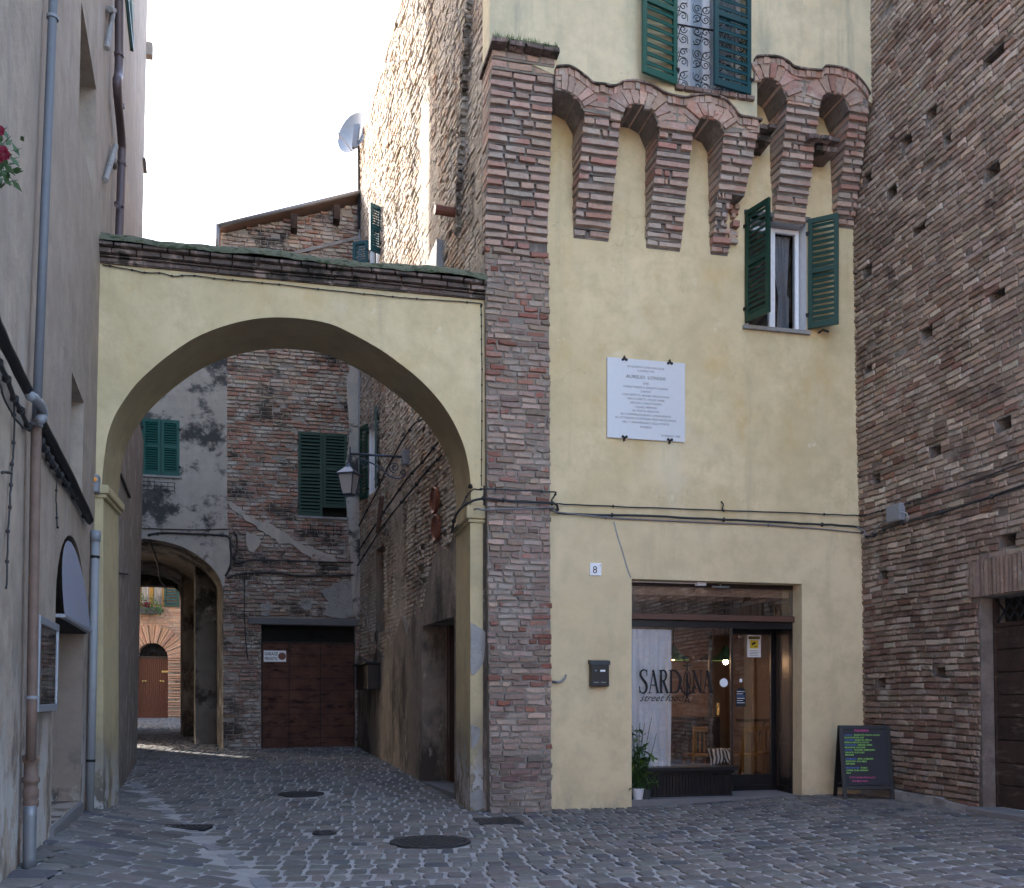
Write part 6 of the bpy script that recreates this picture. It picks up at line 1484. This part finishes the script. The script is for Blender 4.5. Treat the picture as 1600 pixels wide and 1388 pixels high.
# chalkboard
bp = ground_pt(1349, 1247); bz = gz(bp.x, bp.y)
T = thing('sandwich_board', (bp.x, bp.y, bz), 'black framed chalkboard with green and pink handwriting beside the shop', 'sandwich board')
e = Vector((1, -.02, 0)).normalized(); nB = Vector((e.y, -e.x, 0)); hgt = 1.0; wid = .345
def panel(sgn, name, face):
    foot = Vector((bp.x, bp.y, bz)) + nB * (.22 * sgn); topc = Vector((bp.x, bp.y, bz + hgt)) + nB * (.02 * sgn); ax = (topc - foot); L_ = ax.length; ax.normalize(); nn_ = e.cross(ax).normalized()
    if nn_.dot(nB) * sgn < 0: nn_ = -nn_
    mb = MB()
    for s in (-1, 1): mb.box(foot + e * s * (wid - .025) + ax * L_ / 2, e * .026, ax * L_ / 2, nn_ * .014, 'black_paint')
    mb.box(foot + ax * (L_ - .025), e * (wid - .05), ax * .025, nn_ * .014, 'black_paint'); mb.box(foot + ax * .16, e * (wid - .05), ax * .028, nn_ * .014, 'black_paint'); fr_ = mb.build(name, T, bevel=.003)
    mb = MB(); mb.box(foot + ax * (.18 + (L_ - .2) / 2), e * (wid - .05), ax * ((L_ - .23) / 2), nn_ * .005, 'slate'); mb.build('board', fr_)
    if face:
        class Q: pass
        q = Q(); q.p = lambda u, z, d=0: foot + e * u + ax * z + nn_ * (.007 + d); q.uv = None
        mb = MB(); y = L_ - .085
        def ln(txts, x0, y, s=.034):
            x = x0
            for t_, m in txts:
                strip_text(mb, t_, q, x, y, s, 0, m, 'LEFT', shear=.2, sx=.80, bold=.006); x += len(t_) * s * .80 * .60
        ln([('PIADINERIA', 'chalk_pink')], -.14, y, .048); y -= .058
        rows = [('CLASSICA ', 'PROSCIUTTO CRUDO, RUCOLA'), ('', 'SQUACQUERONE, OLIO'), ('CONTADINA ', 'SALSICCIA, CIPOLLA'), ('', 'PEPERONI ARROSTO, PATATE'), ('VEGETARIANA ', 'VERDURE, CREMA'), ('', 'MELANZANE, ZUCCHINE'), ('LEGGERA ', 'TACCHINO, POMODORO'), ('', 'INSALATA, OLIO E SALE'), ('', 'MAIONESE'), None, ('AFFUMICATA ', 'SPECK, SCAMORZA'), ('', 'RADICCHIO, NOCI, MIELE'), ('', 'PEPE NERO'), None, ('MEDITERRANEA ', 'TONNO'), ('', 'CAPPERI, OLIVE, ORIGANO'), ('', 'ALICI')]
        for r_ in rows:
            if r_: ln([(r_[0], 'chalk_blue'), (r_[1], 'chalk_green')] if r_[0] else [(r_[1], 'chalk_green')], -.285, y, .031)
            y -= .0345 if r_ else .02
        y -= .03; ln([('TUTTI I GIORNI FINO ALLE 22', 'chalk_pink')], -.25, y, .033); y -= .05; ln([('CON MENU FISSO !', 'chalk_pink')], -.22, y, .033)
        mb.build('handwriting', fr_)
panel(1, 'front_panel', True); panel(-1, 'rear_panel', False)
mb = MB(); mb.tube([Vector((bp.x, bp.y, bz + .45)) + e * wid * .95 - nB * .12, Vector((bp.x, bp.y, bz + .45)) + e * wid * .95 + nB * .12], .005, 'iron', 5); mb.build('stay', T)
# potted plants in the shop doorway
def pot(px, py, r, h, mat, label, kind):
    u, _ = F.uv(px, py, .0); zf = F.uv(1245, 1243, .0)[1]; P0 = F.p(u, zf, -.03); T = thing('potted_plant', P0, label, 'potted plant')
    mb = MB(); mb.lathe(P0, [(0, 0), (r * .75, 0), (r, h), (r * .93, h), (r * .88, h - .02), (0, h - .025)], mat, 22); mb.build('pot', T)
    mb = MB(); sm = MB(); n_ = 20 if kind == 'tall' else 16
    for k in range(n_):
        a = ru(0, 6.28); H = ru(.25, .95) if kind == 'tall' else ru(.08, .3); R_ = ru(.03, .16) if kind == 'tall' else ru(.08, .2)
        dirv = Vector((math.cos(a), math.sin(a) * .6, 0)); base = P0 + Vector((0, 0, h - .03)) + dirv * .03
        pts = [base, base + Vector((0, 0, H * .5)) + dirv * R_ * .3, base + Vector((0, 0, H)) + dirv * R_]
        sm.tube(pts, .0035, 'leaf', 4)
        for q in range(7 if kind == 'tall' else 5):
            t_ = ru(.3, 1); c = base.lerp(pts[2], t_); ll = ru(.07, .20) if kind == 'tall' else ru(.05, .10); d_ = Vector((ru(-1, 1), ru(-.8, .8), ru(-.5, .9))).normalized(); s_ = d_.cross(Vector((0, 0, 1))).normalized() * ll * .17
            mb.add([c, c + d_ * ll * .5 + s_, c + d_ * ll - Vector((0, 0, ll * .25)), c + d_ * ll * .5 - s_], [(0, 1, 2, 3)], 'leaf' if rnd() < .75 else 'leaf_bright')
    if kind == 'tall':
        for (a, b_, c) in ((.10, .9, .02), (.2, .98, .1), (.27, .75, .17)): sm.tube(smooth_path([tuple(P0 + Vector((0, 0, h))), tuple(P0 + F.U * c + Vector((0, 0, h + b_ * .5))), tuple(P0 + F.U * a + Vector((0, 0, h + b_)))], 5), .004, 'leaf', 4)
    sm.build('stems', T); mb.build('leaves', T)
pot(998, 1240, .085, .15, 'pot_white', 'tall leafy plant in a white pot at the left of the shop opening', 'tall'); pot(1011, 1240, .07, .13, 'pot_dark', 'small trailing plant in a dark pot next to the white pot', 'low')

for o in list(bpy.data.objects):
    if o.type == 'MESH' and not o.data.materials: print('NOMAT', o.name)
